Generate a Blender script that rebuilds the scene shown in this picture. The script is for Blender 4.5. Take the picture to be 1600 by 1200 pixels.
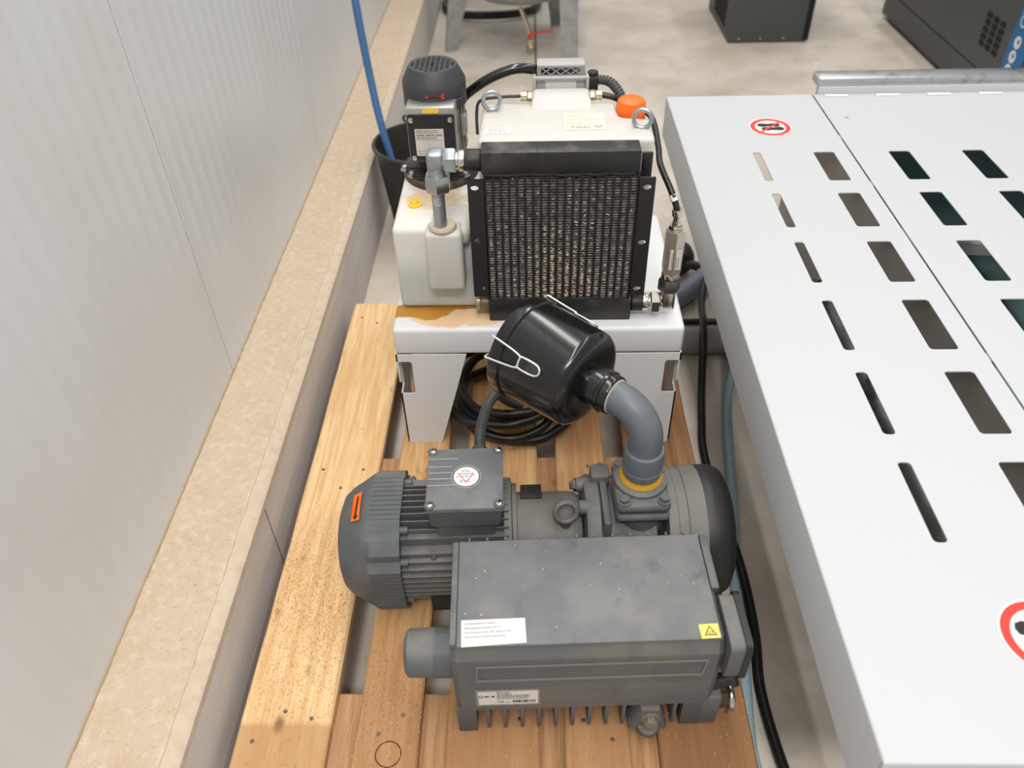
import bpy, bmesh, math, random
from mathutils import Vector, Matrix
from mathutils.geometry import tessellate_polygon

for o in list(bpy.data.objects):
    bpy.data.objects.remove(o)
SC = bpy.context.scene
COL = SC.collection
rnd = random.Random(7)
PI = math.pi


def lin(c):
    return tuple((x / 12.92 if x <= .04045 else ((x + .055) / 1.055) ** 2.4) for x in c)


# ------------------------------------------------------------------ camera
F_PX, PITCH, YAW, ROLL, CAM_H = 1240.96, .729604, -.034899, -.029781, 1.368
fwd = Vector((math.sin(YAW) * math.cos(PITCH), math.cos(YAW) * math.cos(PITCH), -math.sin(PITCH)))
rgt = Vector((math.cos(YAW), -math.sin(YAW), 0))
upv = rgt.cross(fwd)
r2 = rgt * math.cos(ROLL) + upv * math.sin(ROLL)
u2 = upv * math.cos(ROLL) - rgt * math.sin(ROLL)
cd = bpy.data.cameras.new('camera')
cam = bpy.data.objects.new('camera', cd)
COL.objects.link(cam)
M = Matrix((r2, u2, -fwd)).transposed().to_4x4()
M.translation = (0, 0, CAM_H)
cam.matrix_world = M
cd.sensor_width = 36
cd.lens = F_PX / 1600 * 36
cd.clip_start = .05
cd.dof.use_dof = True
cd.dof.focus_distance = 1.4
cd.dof.aperture_fstop = 3.6
SC.camera = cam

# ------------------------------------------------------------------ light
w = bpy.data.worlds.new('hall_light')
SC.world = w
w.use_nodes = True
bg = w.node_tree.nodes['Background']
bg.inputs[0].default_value = (1.0, .99, .975, 1)
bg.inputs[1].default_value = .50


def area(name, loc, size, power, rot=(0, 0, 0), col=(1, .975, .94)):
    l = bpy.data.lights.new(name, 'AREA')
    l.shape = 'RECTANGLE'
    l.size, l.size_y = size
    l.energy = power
    l.color = col
    o = bpy.data.objects.new(name, l)
    o.location = loc
    o.rotation_euler = rot
    COL.objects.link(o)


area('ceiling_strip_light', (.0, 1.6, 4.8), (.5, 8.0), 165)
area('ceiling_strip_light', (2.0, 1.6, 4.8), (.12, 9.0), 95)
area('ceiling_strip_light', (-.1, -2.2, 4.8), (2.4, .5), 150)

SC.view_settings.view_transform = 'Standard'
SC.view_settings.look = 'None'
SC.view_settings.gamma = 1
SC.view_settings.use_curve_mapping = False
SC.view_settings.exposure = 0.05


# ------------------------------------------------------------------ materials
def mat(name, rgb, rough=.5, metal=0, var=None, bump=None, dust=None, spec=.5, coat=0, sss=0, trans=0):
    m = bpy.data.materials.new(name)
    m.use_nodes = True
    nt = m.node_tree
    N, L = nt.nodes, nt.links
    b = N['Principled BSDF']
    col = (*lin(rgb), 1)
    b.inputs['Base Color'].default_value = col
    b.inputs['Roughness'].default_value = rough
    b.inputs['Metallic'].default_value = metal
    b.inputs['Specular IOR Level'].default_value = spec
    b.inputs['Coat Weight'].default_value = coat
    if sss:
        b.inputs['Subsurface Weight'].default_value = sss
        b.inputs['Subsurface Radius'].default_value = (.02, .02, .016)
        b.inputs['Subsurface Scale'].default_value = .6
    tc = N.new('ShaderNodeTexCoord')
    last = None

    def noise(scale, detail=4, stretch=None, rgh=.55):
        n = N.new('ShaderNodeTexNoise')
        n.inputs['Scale'].default_value = scale
        n.inputs['Detail'].default_value = detail
        n.inputs['Roughness'].default_value = rgh
        if stretch:
            mp = N.new('ShaderNodeMapping')
            mp.inputs['Scale'].default_value = stretch
            L.new(tc.outputs['Object'], mp.inputs[0])
            L.new(mp.outputs[0], n.inputs['Vector'])
        else:
            L.new(tc.outputs['Object'], n.inputs['Vector'])
        return n

    def mixc(fac, a, c2):
        mx = N.new('ShaderNodeMix')
        mx.data_type = 'RGBA'
        L.new(fac, mx.inputs[0])
        if isinstance(a, tuple):
            mx.inputs[6].default_value = a
        else:
            L.new(a, mx.inputs[6])
        if isinstance(c2, tuple):
            mx.inputs[7].default_value = c2
        else:
            L.new(c2, mx.inputs[7])
        return mx.outputs[2]

    def ramp(out, lo, hi):
        r = N.new('ShaderNodeMapRange')
        r.inputs[1].default_value = lo
        r.inputs[2].default_value = hi
        L.new(out, r.inputs[0])
        return r.outputs[0]

    cur = col
    if var:
        items = var if isinstance(var, list) else [var]
        for it in items:
            sc_, rgb2, lo, hi = it[:4]
            st = it[4] if len(it) > 4 else None
            n = noise(sc_, 5, st)
            cur = mixc(ramp(n.outputs['Fac'], lo, hi), cur, (*lin(rgb2), 1))
    if dust:
        items = dust if isinstance(dust, list) else [dust]
        ge = N.new('ShaderNodeNewGeometry')
        sx = N.new('ShaderNodeSeparateXYZ')
        L.new(ge.outputs['Normal'], sx.inputs[0])
        up = ramp(sx.outputs['Z'], -.25, .85)
        for (rgb2, sc_, lo, hi) in items:
            n = noise(sc_, 6)
            mm = N.new('ShaderNodeMath')
            mm.operation = 'MULTIPLY'
            L.new(ramp(n.outputs['Fac'], lo, hi), mm.inputs[0])
            L.new(up, mm.inputs[1])
            cur = mixc(mm.outputs[0], cur, (*lin(rgb2), 1))
    if not isinstance(cur, tuple):
        L.new(cur, b.inputs['Base Color'])
    if bump:
        items = bump if isinstance(bump, list) else [bump]
        prev = None
        for it in items:
            n = noise(it[0], 4, it[2] if len(it) > 2 else None)
            bp = N.new('ShaderNodeBump')
            bp.inputs['Strength'].default_value = it[1]
            bp.inputs['Distance'].default_value = .004
            L.new(n.outputs['Fac'], bp.inputs['Height'])
            if prev:
                L.new(prev, bp.inputs['Normal'])
            prev = bp.outputs[0]
        L.new(prev, b.inputs['Normal'])
    m['_'] = 1
    return m


M_ = {}
M_['wall'] = mat('white_sheet_metal', (.86, .87, .875), .34, var=(2.5, (.835, .83, .82), .45, .8))
M_['seam'] = mat('panel_joint', (.62, .60, .52), .7)
M_['kerbtop'] = mat('rough_cream_concrete', (.755, .68, .59), .9, var=[(13, (.725, .65, .55), .45, .75), (60, (.80, .745, .665), .5, .72), (120, (.63, .545, .44), .58, .78)], bump=[(45, 1.0), (150, .8)])
M_['kerbface'] = mat('smooth_grey_concrete', (.74, .715, .695), .8, var=[(6, (.68, .655, .635), .4, .75, (1, .25, 2)), (60, (.78, .755, .735), .5, .8, (1, .1, 3))], bump=(70, .12))
M_['floor'] = mat('polished_concrete', (.77, .735, .69), .42, var=[(2.6, (.66, .61, .54), .42, .66), (.9, (.82, .785, .74), .42, .7), (7, (.71, .665, .60), .5, .72), (30, (.72, .68, .63), .5, .85)], bump=(60, .05))
M_['wood'] = None
M_['pump'] = mat('grey_painted_casting', (.335, .345, .35), .62, var=(9, (.29, .30, .31), .4, .7), dust=[((.47, .46, .44), 16, .35, .75), ((.44, .415, .37), 5, .5, .8)], bump=(120, .05))
M_['pumplid'] = mat('dusty_grey_lid', (.39, .40, .41), .6, var=[(9, (.46, .46, .455), .42, .66), (24, (.33, .345, .36), .56, .74), (70, (.43, .43, .425), .55, .8)], dust=[((.49, .48, .455), 13, .52, .78)], bump=(90, .04))
M_['pumpfront'] = mat('stained_grey_casting', (.335, .345, .35), .6, var=[(6, (.43, .405, .35), .48, .70, (.4, 1, 1.6)), (14, (.29, .30, .305), .5, .75)], bump=(90, .05))
M_['fan'] = mat('dark_grey_plastic_cover', (.31, .325, .335), .55, var=(10, (.41, .40, .38), .55, .8), dust=((.44, .43, .40), 14, .5, .85))
M_['black'] = mat('black_gloss_paint', (.07, .07, .07), .2, var=(12, (.13, .125, .115), .58, .8), coat=.2)
M_['blackdust'] = mat('black_paint_dusty', (.115, .115, .11), .42, var=(16, (.17, .165, .155), .5, .75), dust=((.42, .40, .37), 13, .5, .72))
M_['blackflat'] = mat('black_plastic', (.12, .12, .12), .5)
M_['rubber'] = mat('black_rubber', (.085, .087, .09), .38)
M_['pvc'] = mat('grey_plastic_pipe', (.36, .385, .415), .45, var=(20, (.41, .425, .44), .5, .8))
M_['white'] = mat('white_powder_coat', (.725, .735, .742), .5, bump=(420, .06), spec=.35)
M_['stand'] = None
M_['steel'] = mat('zinc_plated_steel', (.74, .745, .75), .3, 1, var=(30, (.60, .60, .60), .5, .75))
M_['chrome'] = mat('bright_steel', (.80, .78, .74), .2, 1)
M_['zinc'] = mat('satin_zinc', (.70, .725, .745), .42, .85, var=(40, (.60, .62, .64), .45, .75))
M_['brass'] = mat('brass', (.84, .80, .68), .32, 1)
M_['wire'] = mat('bright_wire', (.90, .90, .89), .35, .7)
M_['alu'] = mat('cast_aluminium', (.72, .71, .69), .38, .8)
M_['orange'] = mat('orange_plastic', (.96, .42, .10), .45)
M_['yellow'] = mat('yellow_plastic', (.96, .78, .22), .45)
M_['sealant'] = mat('yellow_sealant', (.72, .55, .16), .6)
M_['red'] = mat('red_print', (.86, .22, .17), .5)
M_['paper'] = mat('white_label_paper', (.85, .85, .84), .6)
M_['cream'] = mat('clear_cream_label', (.90, .87, .77), .5)
M_['greylabel'] = mat('silver_label', (.80, .78, .75), .5, var=(40, (.72, .70, .68), .5, .8))
M_['ink'] = mat('black_ink', (.10, .10, .10), .6)
M_['greyink'] = mat('grey_ink', (.50, .49, .47), .6)
M_['paleink'] = mat('pale_ink', (.68, .66, .58), .6)
M_['yellowlabel'] = mat('yellow_label', (.95, .86, .40), .5)
M_['tank'] = mat('milky_plastic', (.77, .76, .735), .45, sss=.35)
M_['grommet'] = mat('tan_grommet', (.74, .69, .60), .6)
M_['galv'] = mat('galvanised_steel', (.66, .67, .66), .5, .45, var=(22, (.56, .57, .57), .45, .7))
M_['compressor'] = mat('dark_grey_cabinet', (.275, .29, .29), .5)
M_['bluepanel'] = mat('blue_panel', (.07, .40, .62), .45)
M_['vent'] = mat('vent_black', (.04, .04, .04), .8)
M_['teal'] = mat('dark_teal_machine_paint', (.46, .57, .575), .4)
M_['bluehose'] = mat('blue_hose_rubber', (.25, .42, .60), .5)
M_['greenhose'] = mat('blue_green_hose', (.56, .67, .69), .4)
M_['greyhose'] = mat('grey_corrugated_hose', (.60, .575, .55), .45)
M_['bluegrey'] = mat('blue_grey_pipe', (.50, .51, .58), .35)
M_['bucket'] = mat('black_bucket_plastic', (.19, .18, .17), .5, var=(12, (.27, .25, .23), .45, .75))
M_['dust'] = mat('sawdust_wood', (.88, .78, .62), .9)
M_['conduit'] = mat('grey_corrugated_conduit', (.27, .28, .28), .42)
M_['greyplastic'] = mat('light_grey_plastic', (.66, .65, .64), .45)


def wood_mat(name, a, b2, c3, end=None):
    m = bpy.data.materials.new(name)
    m.use_nodes = True
    N, L = m.node_tree.nodes, m.node_tree.links
    b = N['Principled BSDF']
    b.inputs['Roughness'].default_value = .75
    tc = N.new('ShaderNodeTexCoord')
    oi = N.new('ShaderNodeObjectInfo')
    add = N.new('ShaderNodeVectorMath')
    add.operation = 'ADD'
    mul = N.new('ShaderNodeMath')
    mul.operation = 'MULTIPLY'
    mul.inputs[1].default_value = 37
    L.new(oi.outputs['Random'], mul.inputs[0])
    L.new(tc.outputs['Object'], add.inputs[0])
    L.new(mul.outputs[0], add.inputs[1])

    def nz(scale, st, det=5, dist=0):
        mp = N.new('ShaderNodeMapping')
        mp.inputs['Scale'].default_value = st
        L.new(add.outputs[0], mp.inputs[0])
        n = N.new('ShaderNodeTexNoise')
        n.inputs['Scale'].default_value = scale
        n.inputs['Detail'].default_value = det
        n.inputs['Distortion'].default_value = dist
        L.new(mp.outputs[0], n.inputs['Vector'])
        return n.outputs['Fac']

    def rp(o, lo, hi):
        r = N.new('ShaderNodeMapRange')
        r.inputs[1].default_value, r.inputs[2].default_value = lo, hi
        L.new(o, r.inputs[0])
        return r.outputs[0]

    def mx(f, x, y, k=1):
        q = N.new('ShaderNodeMix')
        q.data_type = 'RGBA'
        if k != 1:
            mm = N.new('ShaderNodeMath')
            mm.operation = 'MULTIPLY'
            mm.inputs[1].default_value = k
            L.new(f, mm.inputs[0])
            f = mm.outputs[0]
        L.new(f, q.inputs[0])
        for i, v in ((6, x), (7, y)):
            if isinstance(v, tuple):
                q.inputs[i].default_value = v
            else:
                L.new(v, q.inputs[i])
        return q.outputs[2]
    A, B, C = [(*lin(x), 1) for x in (a, b2, c3)]
    c = mx(rp(nz(9, (9, .55, 9), 6, .6), .38, .62), A, B)
    c = mx(rp(nz(60, (7, .25, 7), 3), .45, .72), c, C, .45)
    c = mx(rp(nz(3.2, (1.4, .8, 1)), .52, .74), c, C, .75)
    vo = N.new('ShaderNodeTexVoronoi')
    vo.inputs['Scale'].default_value = 6.5
    mp = N.new('ShaderNodeMapping')
    mp.inputs['Scale'].default_value = (1, .6, 0)
    L.new(add.outputs[0], mp.inputs[0])
    L.new(mp.outputs[0], vo.inputs['Vector'])
    c = mx(rp(vo.outputs['Distance'], .075, .03), c, (*lin((.40, .26, .15)), 1), .8)
    # small dark flecks and stains
    c = mx(rp(nz(34, (1, .5, 1), 3), .66, .74), c, (*lin((.42, .29, .19)), 1), .5)
    if end:  # weathered, oil-stained outer end of the board
        y0_, soft, rgb_e, k_ = end
        sx = N.new('ShaderNodeSeparateXYZ')
        L.new(tc.outputs['Object'], sx.inputs[0])
        ma = N.new('ShaderNodeMath')
        ma.operation = 'MULTIPLY_ADD'
        L.new(nz(14, (1, .35, 1), 4), ma.inputs[0])
        ma.inputs[1].default_value = soft * 1.5
        L.new(sx.outputs['Y'], ma.inputs[2])
        f_e = rp(ma.outputs[0], y0_ + soft * 1.2, y0_ + soft * .4)
        c = mx(f_e, c, (*lin(rgb_e), 1), k_)
    L.new(c, b.inputs['Base Color'])
    bp = N.new('ShaderNodeBump')
    bp.inputs['Strength'].default_value = .25
    bp.inputs['Distance'].default_value = .002
    L.new(nz(45, (8, .3, 8)), bp.inputs['Height'])
    L.new(bp.outputs[0], b.inputs['Normal'])
    return m


M_['wood'] = wood_mat('pale_pine', (.885, .76, .575), (.82, .665, .46), (.72, .565, .40), (-.518, .012, (.62, .44, .26), .55))
M_['wood_b'] = wood_mat('brown_pine', (.84, .68, .475), (.75, .565, .365), (.63, .45, .29), (-.43, .16, (.58, .42, .28), .68))
M_['wood_c'] = wood_mat('dark_pine', (.62, .455, .295), (.51, .36, .22), (.36, .24, .145), (-.30, .2, (.54, .38, .24), .7))
M_['wood2'] = wood_mat('weathered_pine', (.72, .56, .40), (.62, .46, .31), (.50, .36, .24))


def stand_mat():
    """light grey powder coat with a dried oil stain of its own shape on the top left"""
    m = mat('light_grey_powder_coat', (.83, .835, .84), .4)
    N, L = m.node_tree.nodes, m.node_tree.links
    b = N['Principled BSDF']
    ge = N.new('ShaderNodeNewGeometry')
    nz = N.new('ShaderNodeTexNoise')
    nz.inputs['Scale'].default_value = 22
    nz.inputs['Detail'].default_value = 6
    L.new(ge.outputs['Position'], nz.inputs['Vector'])
    prev = None
    for (cx, cy, rx, ry, rgb, wob) in ((-.15, 1.222, .115, .030, (.86, .73, .58), .7), (.02, 1.212, .06, .018, (.88, .76, .62), .7), (-.212, 1.243, .068, .030, (.70, .50, .18), .75), (-.15, 1.258, .12, .014, (.66, .45, .17), .7)):
        mp = N.new('ShaderNodeMapping')
        mp.vector_type = 'TEXTURE'
        mp.inputs['Location'].default_value = (cx, cy, .45)
        mp.inputs['Scale'].default_value = (rx, ry, .012)
        L.new(ge.outputs['Position'], mp.inputs[0])
        ln = N.new('ShaderNodeVectorMath')
        ln.operation = 'LENGTH'
        L.new(mp.outputs[0], ln.inputs[0])
        ad = N.new('ShaderNodeMath')
        ad.operation = 'MULTIPLY_ADD'
        L.new(nz.outputs['Fac'], ad.inputs[0])
        ad.inputs[1].default_value = wob * 2
        L.new(ln.outputs['Value'], ad.inputs[2])
        rp = N.new('ShaderNodeMapRange')
        rp.inputs[1].default_value = 1.0 + wob + .06
        rp.inputs[2].default_value = 1.0 + wob - .06
        L.new(ad.outputs[0], rp.inputs[0])
        q = N.new('ShaderNodeMix')
        q.data_type = 'RGBA'
        L.new(rp.outputs[0], q.inputs[0])
        if prev is None:
            q.inputs[6].default_value = b.inputs['Base Color'].default_value
        else:
            L.new(prev, q.inputs[6])
        q.inputs[7].default_value = (*lin(rgb), 1)
        prev = q.outputs[2]
    L.new(prev, b.inputs['Base Color'])
    return m


M_['stand'] = stand_mat()


def tank_left_mat():
    """milky plastic through which the fluid level inside shows grey-green"""
    m = mat('milky_plastic_with_fluid_inside', (.845, .84, .81), .45, sss=.4)
    N, L = m.node_tree.nodes, m.node_tree.links
    b = N['Principled BSDF']
    ge = N.new('ShaderNodeNewGeometry')
    sx = N.new('ShaderNodeSeparateXYZ')
    L.new(ge.outputs['Position'], sx.inputs[0])
    rp = N.new('ShaderNodeMapRange')
    rp.interpolation_type = 'SMOOTHSTEP'
    rp.inputs[1].default_value, rp.inputs[2].default_value = .575, .51
    L.new(sx.outputs['Z'], rp.inputs[0])
    q = N.new('ShaderNodeMix')
    q.data_type = 'RGBA'
    L.new(rp.outputs[0], q.inputs[0])
    q.inputs[6].default_value = b.inputs['Base Color'].default_value
    q.inputs[7].default_value = (*lin((.74, .765, .745)), 1)
    # oil spill on the top by the yellow plug and the pump flange
    mp = N.new('ShaderNodeMapping')
    mp.vector_type = 'TEXTURE'
    mp.inputs['Location'].default_value = (-.185, 1.36, .627)
    mp.inputs['Scale'].default_value = (.075, .05, .01)
    L.new(ge.outputs['Position'], mp.inputs[0])
    ln = N.new('ShaderNodeVectorMath')
    ln.operation = 'LENGTH'
    L.new(mp.outputs[0], ln.inputs[0])
    nz = N.new('ShaderNodeTexNoise')
    nz.inputs['Scale'].default_value = 40
    L.new(ge.outputs['Position'], nz.inputs['Vector'])
    ad = N.new('ShaderNodeMath')
    ad.operation = 'MULTIPLY_ADD'
    L.new(nz.outputs['Fac'], ad.inputs[0])
    ad.inputs[1].default_value = 1.4
    L.new(ln.outputs['Value'], ad.inputs[2])
    r2_ = N.new('ShaderNodeMapRange')
    r2_.inputs[1].default_value, r2_.inputs[2].default_value = 1.75, 1.3
    r2_.inputs[4].default_value = .55
    L.new(ad.outputs[0], r2_.inputs[0])
    q2 = N.new('ShaderNodeMix')
    q2.data_type = 'RGBA'
    L.new(r2_.outputs[0], q2.inputs[0])
    L.new(q.outputs[2], q2.inputs[6])
    q2.inputs[7].default_value = (*lin((.80, .62, .36)), 1)
    L.new(q2.outputs[2], b.inputs['Base Color'])
    return m


M_['tankfluid'] = tank_left_mat()


def radiator_fin_mat():
    m = mat('radiator_fins', (.42, .415, .405), .42, .5)
    N, L = m.node_tree.nodes, m.node_tree.links
    b = N['Principled BSDF']
    ge = N.new('ShaderNodeNewGeometry')

    def nz(s, st, det=3):
        mp = N.new('ShaderNodeMapping')
        mp.inputs['Scale'].default_value = st
        L.new(ge.outputs['Position'], mp.inputs[0])
        n = N.new('ShaderNodeTexNoise')
        n.inputs['Scale'].default_value = s
        n.inputs['Detail'].default_value = det
        L.new(mp.outputs[0], n.inputs['Vector'])
        return n.outputs['Fac']

    def rp(o, lo, hi):
        r = N.new('ShaderNodeMapRange')
        r.inputs[1].default_value, r.inputs[2].default_value = lo, hi
        L.new(o, r.inputs[0])
        return r.outputs[0]

    def mx(f, x, y):
        q = N.new('ShaderNodeMix')
        q.data_type = 'RGBA'
        L.new(f, q.inputs[0])
        for i, v in ((6, x), (7, y)):
            if isinstance(v, tuple):
                q.inputs[i].default_value = v
            else:
                L.new(v, q.inputs[i])
        return q.outputs[2]
    c = mx(rp(nz(90, (1, 1, 1)), .4, .65), (*lin((.54, .525, .50)), 1), (*lin((.30, .295, .29)), 1))
    L.new(c, b.inputs['Base Color'])
    return m


M_['fins'] = radiator_fin_mat()


# ------------------------------------------------------------------ mesh builder
def V3(a):
    return Vector(a)


def basis(d):
    d = Vector(d).normalized()
    a = Vector((0, 0, 1)) if abs(d.z) < .9 else Vector((0, 1, 0))
    u = a.cross(d).normalized()
    return u, d.cross(u).normalized(), d


def rr(x0, x1, y0, y1, r, n=4):
    pts = []
    for cx, cy, a0 in ((x1 - r, y1 - r, 0), (x0 + r, y1 - r, 90), (x0 + r, y0 + r, 180), (x1 - r, y0 + r, 270)):
        for k in range(n + 1):
            a = math.radians(a0 + 90 * k / n)
            pts.append((cx + r * math.cos(a), cy + r * math.sin(a)))
    return pts


def circ(cx, cy, r, n=20, ry=None):
    return [(cx + r * math.cos(2 * PI * k / n), cy + (ry or r) * math.sin(2 * PI * k / n)) for k in range(n)]


def spline(pts, n=8, closed=False):
    P = [Vector(p) for p in pts]
    out = []
    m = len(P)
    rng = range(m if closed else m - 1)
    for i in rng:
        p1, p2 = P[i], P[(i + 1) % m]
        p0 = P[i - 1] if (closed or i > 0) else p1 * 2 - p2
        p3 = P[(i + 2) % m] if (closed or i + 2 < m) else p2 * 2 - p1
        for k in range(n):
            t = k / n
            out.append(.5 * ((2 * p1) + (p2 - p0) * t + (2 * p0 - 5 * p1 + 4 * p2 - p3) * t * t + (3 * p1 - p0 - 3 * p2 + p3) * t ** 3))
    if not closed:
        out.append(P[-1])
    return out


class MB:
    def __init__(s):
        s.v, s.f, s.m = [], [], []

    def raw(s, v, f, mi=0):
        o = len(s.v)
        s.v += [tuple(x) for x in v]
        s.f += [tuple(i + o for i in q) for q in f]
        s.m += [mi] * len(f)
        return s

    def box(s, lo, hi, bev=0, seg=2, rot=None, mi=0, pivot=None):
        c = [(a + b) / 2 for a, b in zip(lo, hi)]
        d = [abs(b - a) for a, b in zip(lo, hi)]
        bm = bmesh.new()
        bmesh.ops.create_cube(bm, size=1)
        for v in bm.verts:
            v.co = Vector((v.co.x * d[0], v.co.y * d[1], v.co.z * d[2]))
        if bev:
            bmesh.ops.bevel(bm, geom=list(bm.edges), offset=min(bev, min(d) * .49), segments=seg, affect='EDGES', profile=.5)
        R = rot if rot is not None else Matrix.Identity(3)
        pv = Vector(pivot) if pivot else Vector(c)
        off = Vector(c) - pv
        bm.verts.index_update()
        s.raw([pv + R @ (v.co + off) for v in bm.verts], [[v.index for v in f.verts] for f in bm.faces], mi)
        bm.free()
        return s

    def loft(s, secs, caps=True, mi=0, closed=True):
        n = len(secs[0])
        o = len(s.v)
        f = []
        for i in range(len(secs) - 1):
            for k in range(n if closed else n - 1):
                a, b = i * n + k, i * n + (k + 1) % n
                f.append((a, b, b + n, a + n))
        v = [p for q in secs for p in q]
        if caps:
            f.append(tuple(range(n - 1, -1, -1)))
            f.append(tuple(range((len(secs) - 1) * n, len(secs) * n)))
        return s.raw(v, f, mi)

    def lathe(s, prof, o, d, n=28, mi=0, caps=True, ph=0):
        """prof: (distance along d, radius)"""
        u, v, d = basis(d)
        o = Vector(o)
        secs = []
        for t, r in prof:
            secs.append([o + d * t + (u * math.cos(2 * PI * k / n + ph) + v * math.sin(2 * PI * k / n + ph)) * r for k in range(n)])
        return s.loft(secs, caps, mi)

    def cyl(s, a, b, r, r2=None, n=24, mi=0, bev=0, ph=0):
        a, b = Vector(a), Vector(b)
        L = (b - a).length
        r2 = r if r2 is None else r2
        if bev:
            pr = [(0, r - bev), (bev * .3, r - bev * .3), (bev, r), (L - bev, r2), (L - bev * .3, r2 - bev * .3), (L, r2 - bev)]
        else:
            pr = [(0, r), (L, r2)]
        return s.lathe(pr, a, b - a, n, mi, True, ph)

    def tube(s, pts, r, n=10, closed=False, mi=0, sub=8, smooth=True, ribs=None):
        P = spline(pts, sub, closed) if smooth else [Vector(p) for p in pts]
        if ribs:  # resample evenly and modulate the radius
            step, amp = ribs
            d = [0]
            for i in range(1, len(P)):
                d.append(d[-1] + (P[i] - P[i - 1]).length)
            Q, R = [], []
            t, i, k = 0, 0, 0
            while t < d[-1]:
                while i < len(d) - 2 and d[i + 1] < t:
                    i += 1
                f = (t - d[i]) / max(1e-9, d[i + 1] - d[i])
                Q.append(P[i].lerp(P[i + 1], f))
                R.append(r + (amp if k % 4 in (0, 1) else -amp))
                k += 1
                t += step / 4
            P = Q
        else:
            R = [r(i / (len(P) - 1)) for i in range(len(P))] if callable(r) else [r] * len(P)
        m = len(P)
        T = []
        for i in range(m):
            a = P[i - 1] if (i > 0 or closed) else P[i]
            b = P[(i + 1) % m] if (i < m - 1 or closed) else P[i]
            T.append((b - a).normalized())
        u, v, _ = basis(T[0])
        secs = []
        for i in range(m):
            if i:
                ax = T[i - 1].cross(T[i])
                if ax.length > 1e-7:
                    q = Matrix.Rotation(T[i - 1].angle(T[i]), 3, ax.normalized())
                    u = q @ u
            u = (u - T[i] * u.dot(T[i])).normalized()
            v = T[i].cross(u)
            secs.append([P[i] + (u * math.cos(2 * PI * k / n) + v * math.sin(2 * PI * k / n)) * R[i] for k in range(n)])
        if closed:
            secs.append(secs[0])
        return s.loft(secs, not closed, mi)

    def torus(s, c, ax, R, r, n=28, k=10, mi=0):
        u, v, d = basis(ax)
        c = Vector(c)
        pts = [c + (u * math.cos(2 * PI * i / n) + v * math.sin(2 * PI * i / n)) * R for i in range(n)]
        return s.tube(pts, r, k, True, mi, smooth=False)

    def plate(s, outer, holes, fn, w0, w1, mi=0):
        """flat sheet with real holes; fn(u, v, w) maps to space, thickness w0..w1"""
        loops = [outer] + list(holes)
        pl = [[Vector((a, b, 0)) for a, b in q] for q in loops]
        tri = tessellate_polygon(pl)
        flat = [p for q in loops for p in q]
        n = len(flat)
        v = [fn(a, b, w0) for a, b in flat] + [fn(a, b, w1) for a, b in flat]
        f = []
        for t in tri:
            a, b, c = [flat[i] for i in t]
            ar = (b[0] - a[0]) * (c[1] - a[1]) - (c[0] - a[0]) * (b[1] - a[1])
            t = tuple(t) if ar > 0 else tuple(reversed(t))
            f.append(tuple(i + n for i in t))
            f.append(tuple(reversed(t)))
        o = 0
        for li, q in enumerate(loops):
            m = len(q)
            ar = sum(q[i][0] * q[(i + 1) % m][1] - q[(i + 1) % m][0] * q[i][1] for i in range(m))
            fl = (ar > 0) == (li == 0)
            for i in range(m):
                a, b = o + i, o + (i + 1) % m
                f.append((a, b, b + n, a + n) if fl else (b, a, a + n, b + n))
            o += m
        return s.raw(v, f, mi)

    def xf(s, fn):
        s.v = [tuple(fn(Vector(p))) for p in s.v]
        return s

    def build(s, name, mats, parent=None, world=False, ang=38, kind=None, label=None):
        me = bpy.data.meshes.new(name)
        v = s.v
        if world and parent is not None:
            im = WM[parent.name].inverted()
            v = [im @ Vector(p) for p in v]
        me.from_pydata([tuple(p) for p in v], [], s.f)
        mats = mats if isinstance(mats, (list, tuple)) else [mats]
        for m in mats:
            me.materials.append(M_[m] if isinstance(m, str) else m)
        if len(mats) > 1:
            me.polygons.foreach_set('material_index', s.m)
        me.polygons.foreach_set('use_smooth', [True] * len(me.polygons))
        me.set_sharp_from_angle(angle=math.radians(ang))
        me.update()
        return link(name, me, parent, kind, label)


WM = {}


def link(name, me, parent=None, kind=None, label=None):
    o = bpy.data.objects.new(name, me)
    COL.objects.link(o)
    if parent is not None:
        o.parent = parent
        WM[o.name] = WM[parent.name]
    else:
        WM[o.name] = Matrix.Identity(4)
    if kind:
        o['kind'] = kind
    if label:
        o['label'] = label
    return o


def thing(name, label, cat, loc=(0, 0, 0), rz=0, group=None):
    o = bpy.data.objects.new(name, None)
    COL.objects.link(o)
    o.location = loc
    o.rotation_euler = (0, 0, rz)
    o.empty_display_size = .05
    o['label'] = label
    o['category'] = cat
    if group:
        o['group'] = group
    WM[o.name] = Matrix.Translation(loc) @ Matrix.Rotation(rz, 4, 'Z')
    return o


def tag(o, label, cat, group=None):
    o['label'] = label
    o['category'] = cat
    if group:
        o['group'] = group
    return o


def share(name, src, parent, loc=None):
    o = src.copy()
    o.name = name
    COL.objects.link(o)
    o.parent = parent
    if loc is not None:
        o.location = loc
    WM[o.name] = WM[parent.name]
    return o


def text_mb(body, size, fn, mi=0, align='LEFT'):
    """flat lettering; fn(u, v) maps to space"""
    cu = bpy.data.curves.new('t', 'FONT')
    cu.body = body
    cu.size = size
    cu.align_x = align
    cu.resolution_u = 2
    ob = bpy.data.objects.new('t', cu)
    COL.objects.link(ob)
    dg = bpy.context.evaluated_depsgraph_get()
    ev = ob.evaluated_get(dg)
    me = ev.to_mesh()
    v = [fn(p.co.x, p.co.y) for p in me.vertices]
    f = [tuple(p.vertices) for p in me.polygons]
    ev.to_mesh_clear()
    bpy.data.objects.remove(ob)
    bpy.data.curves.remove(cu)
    return v, f


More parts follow.
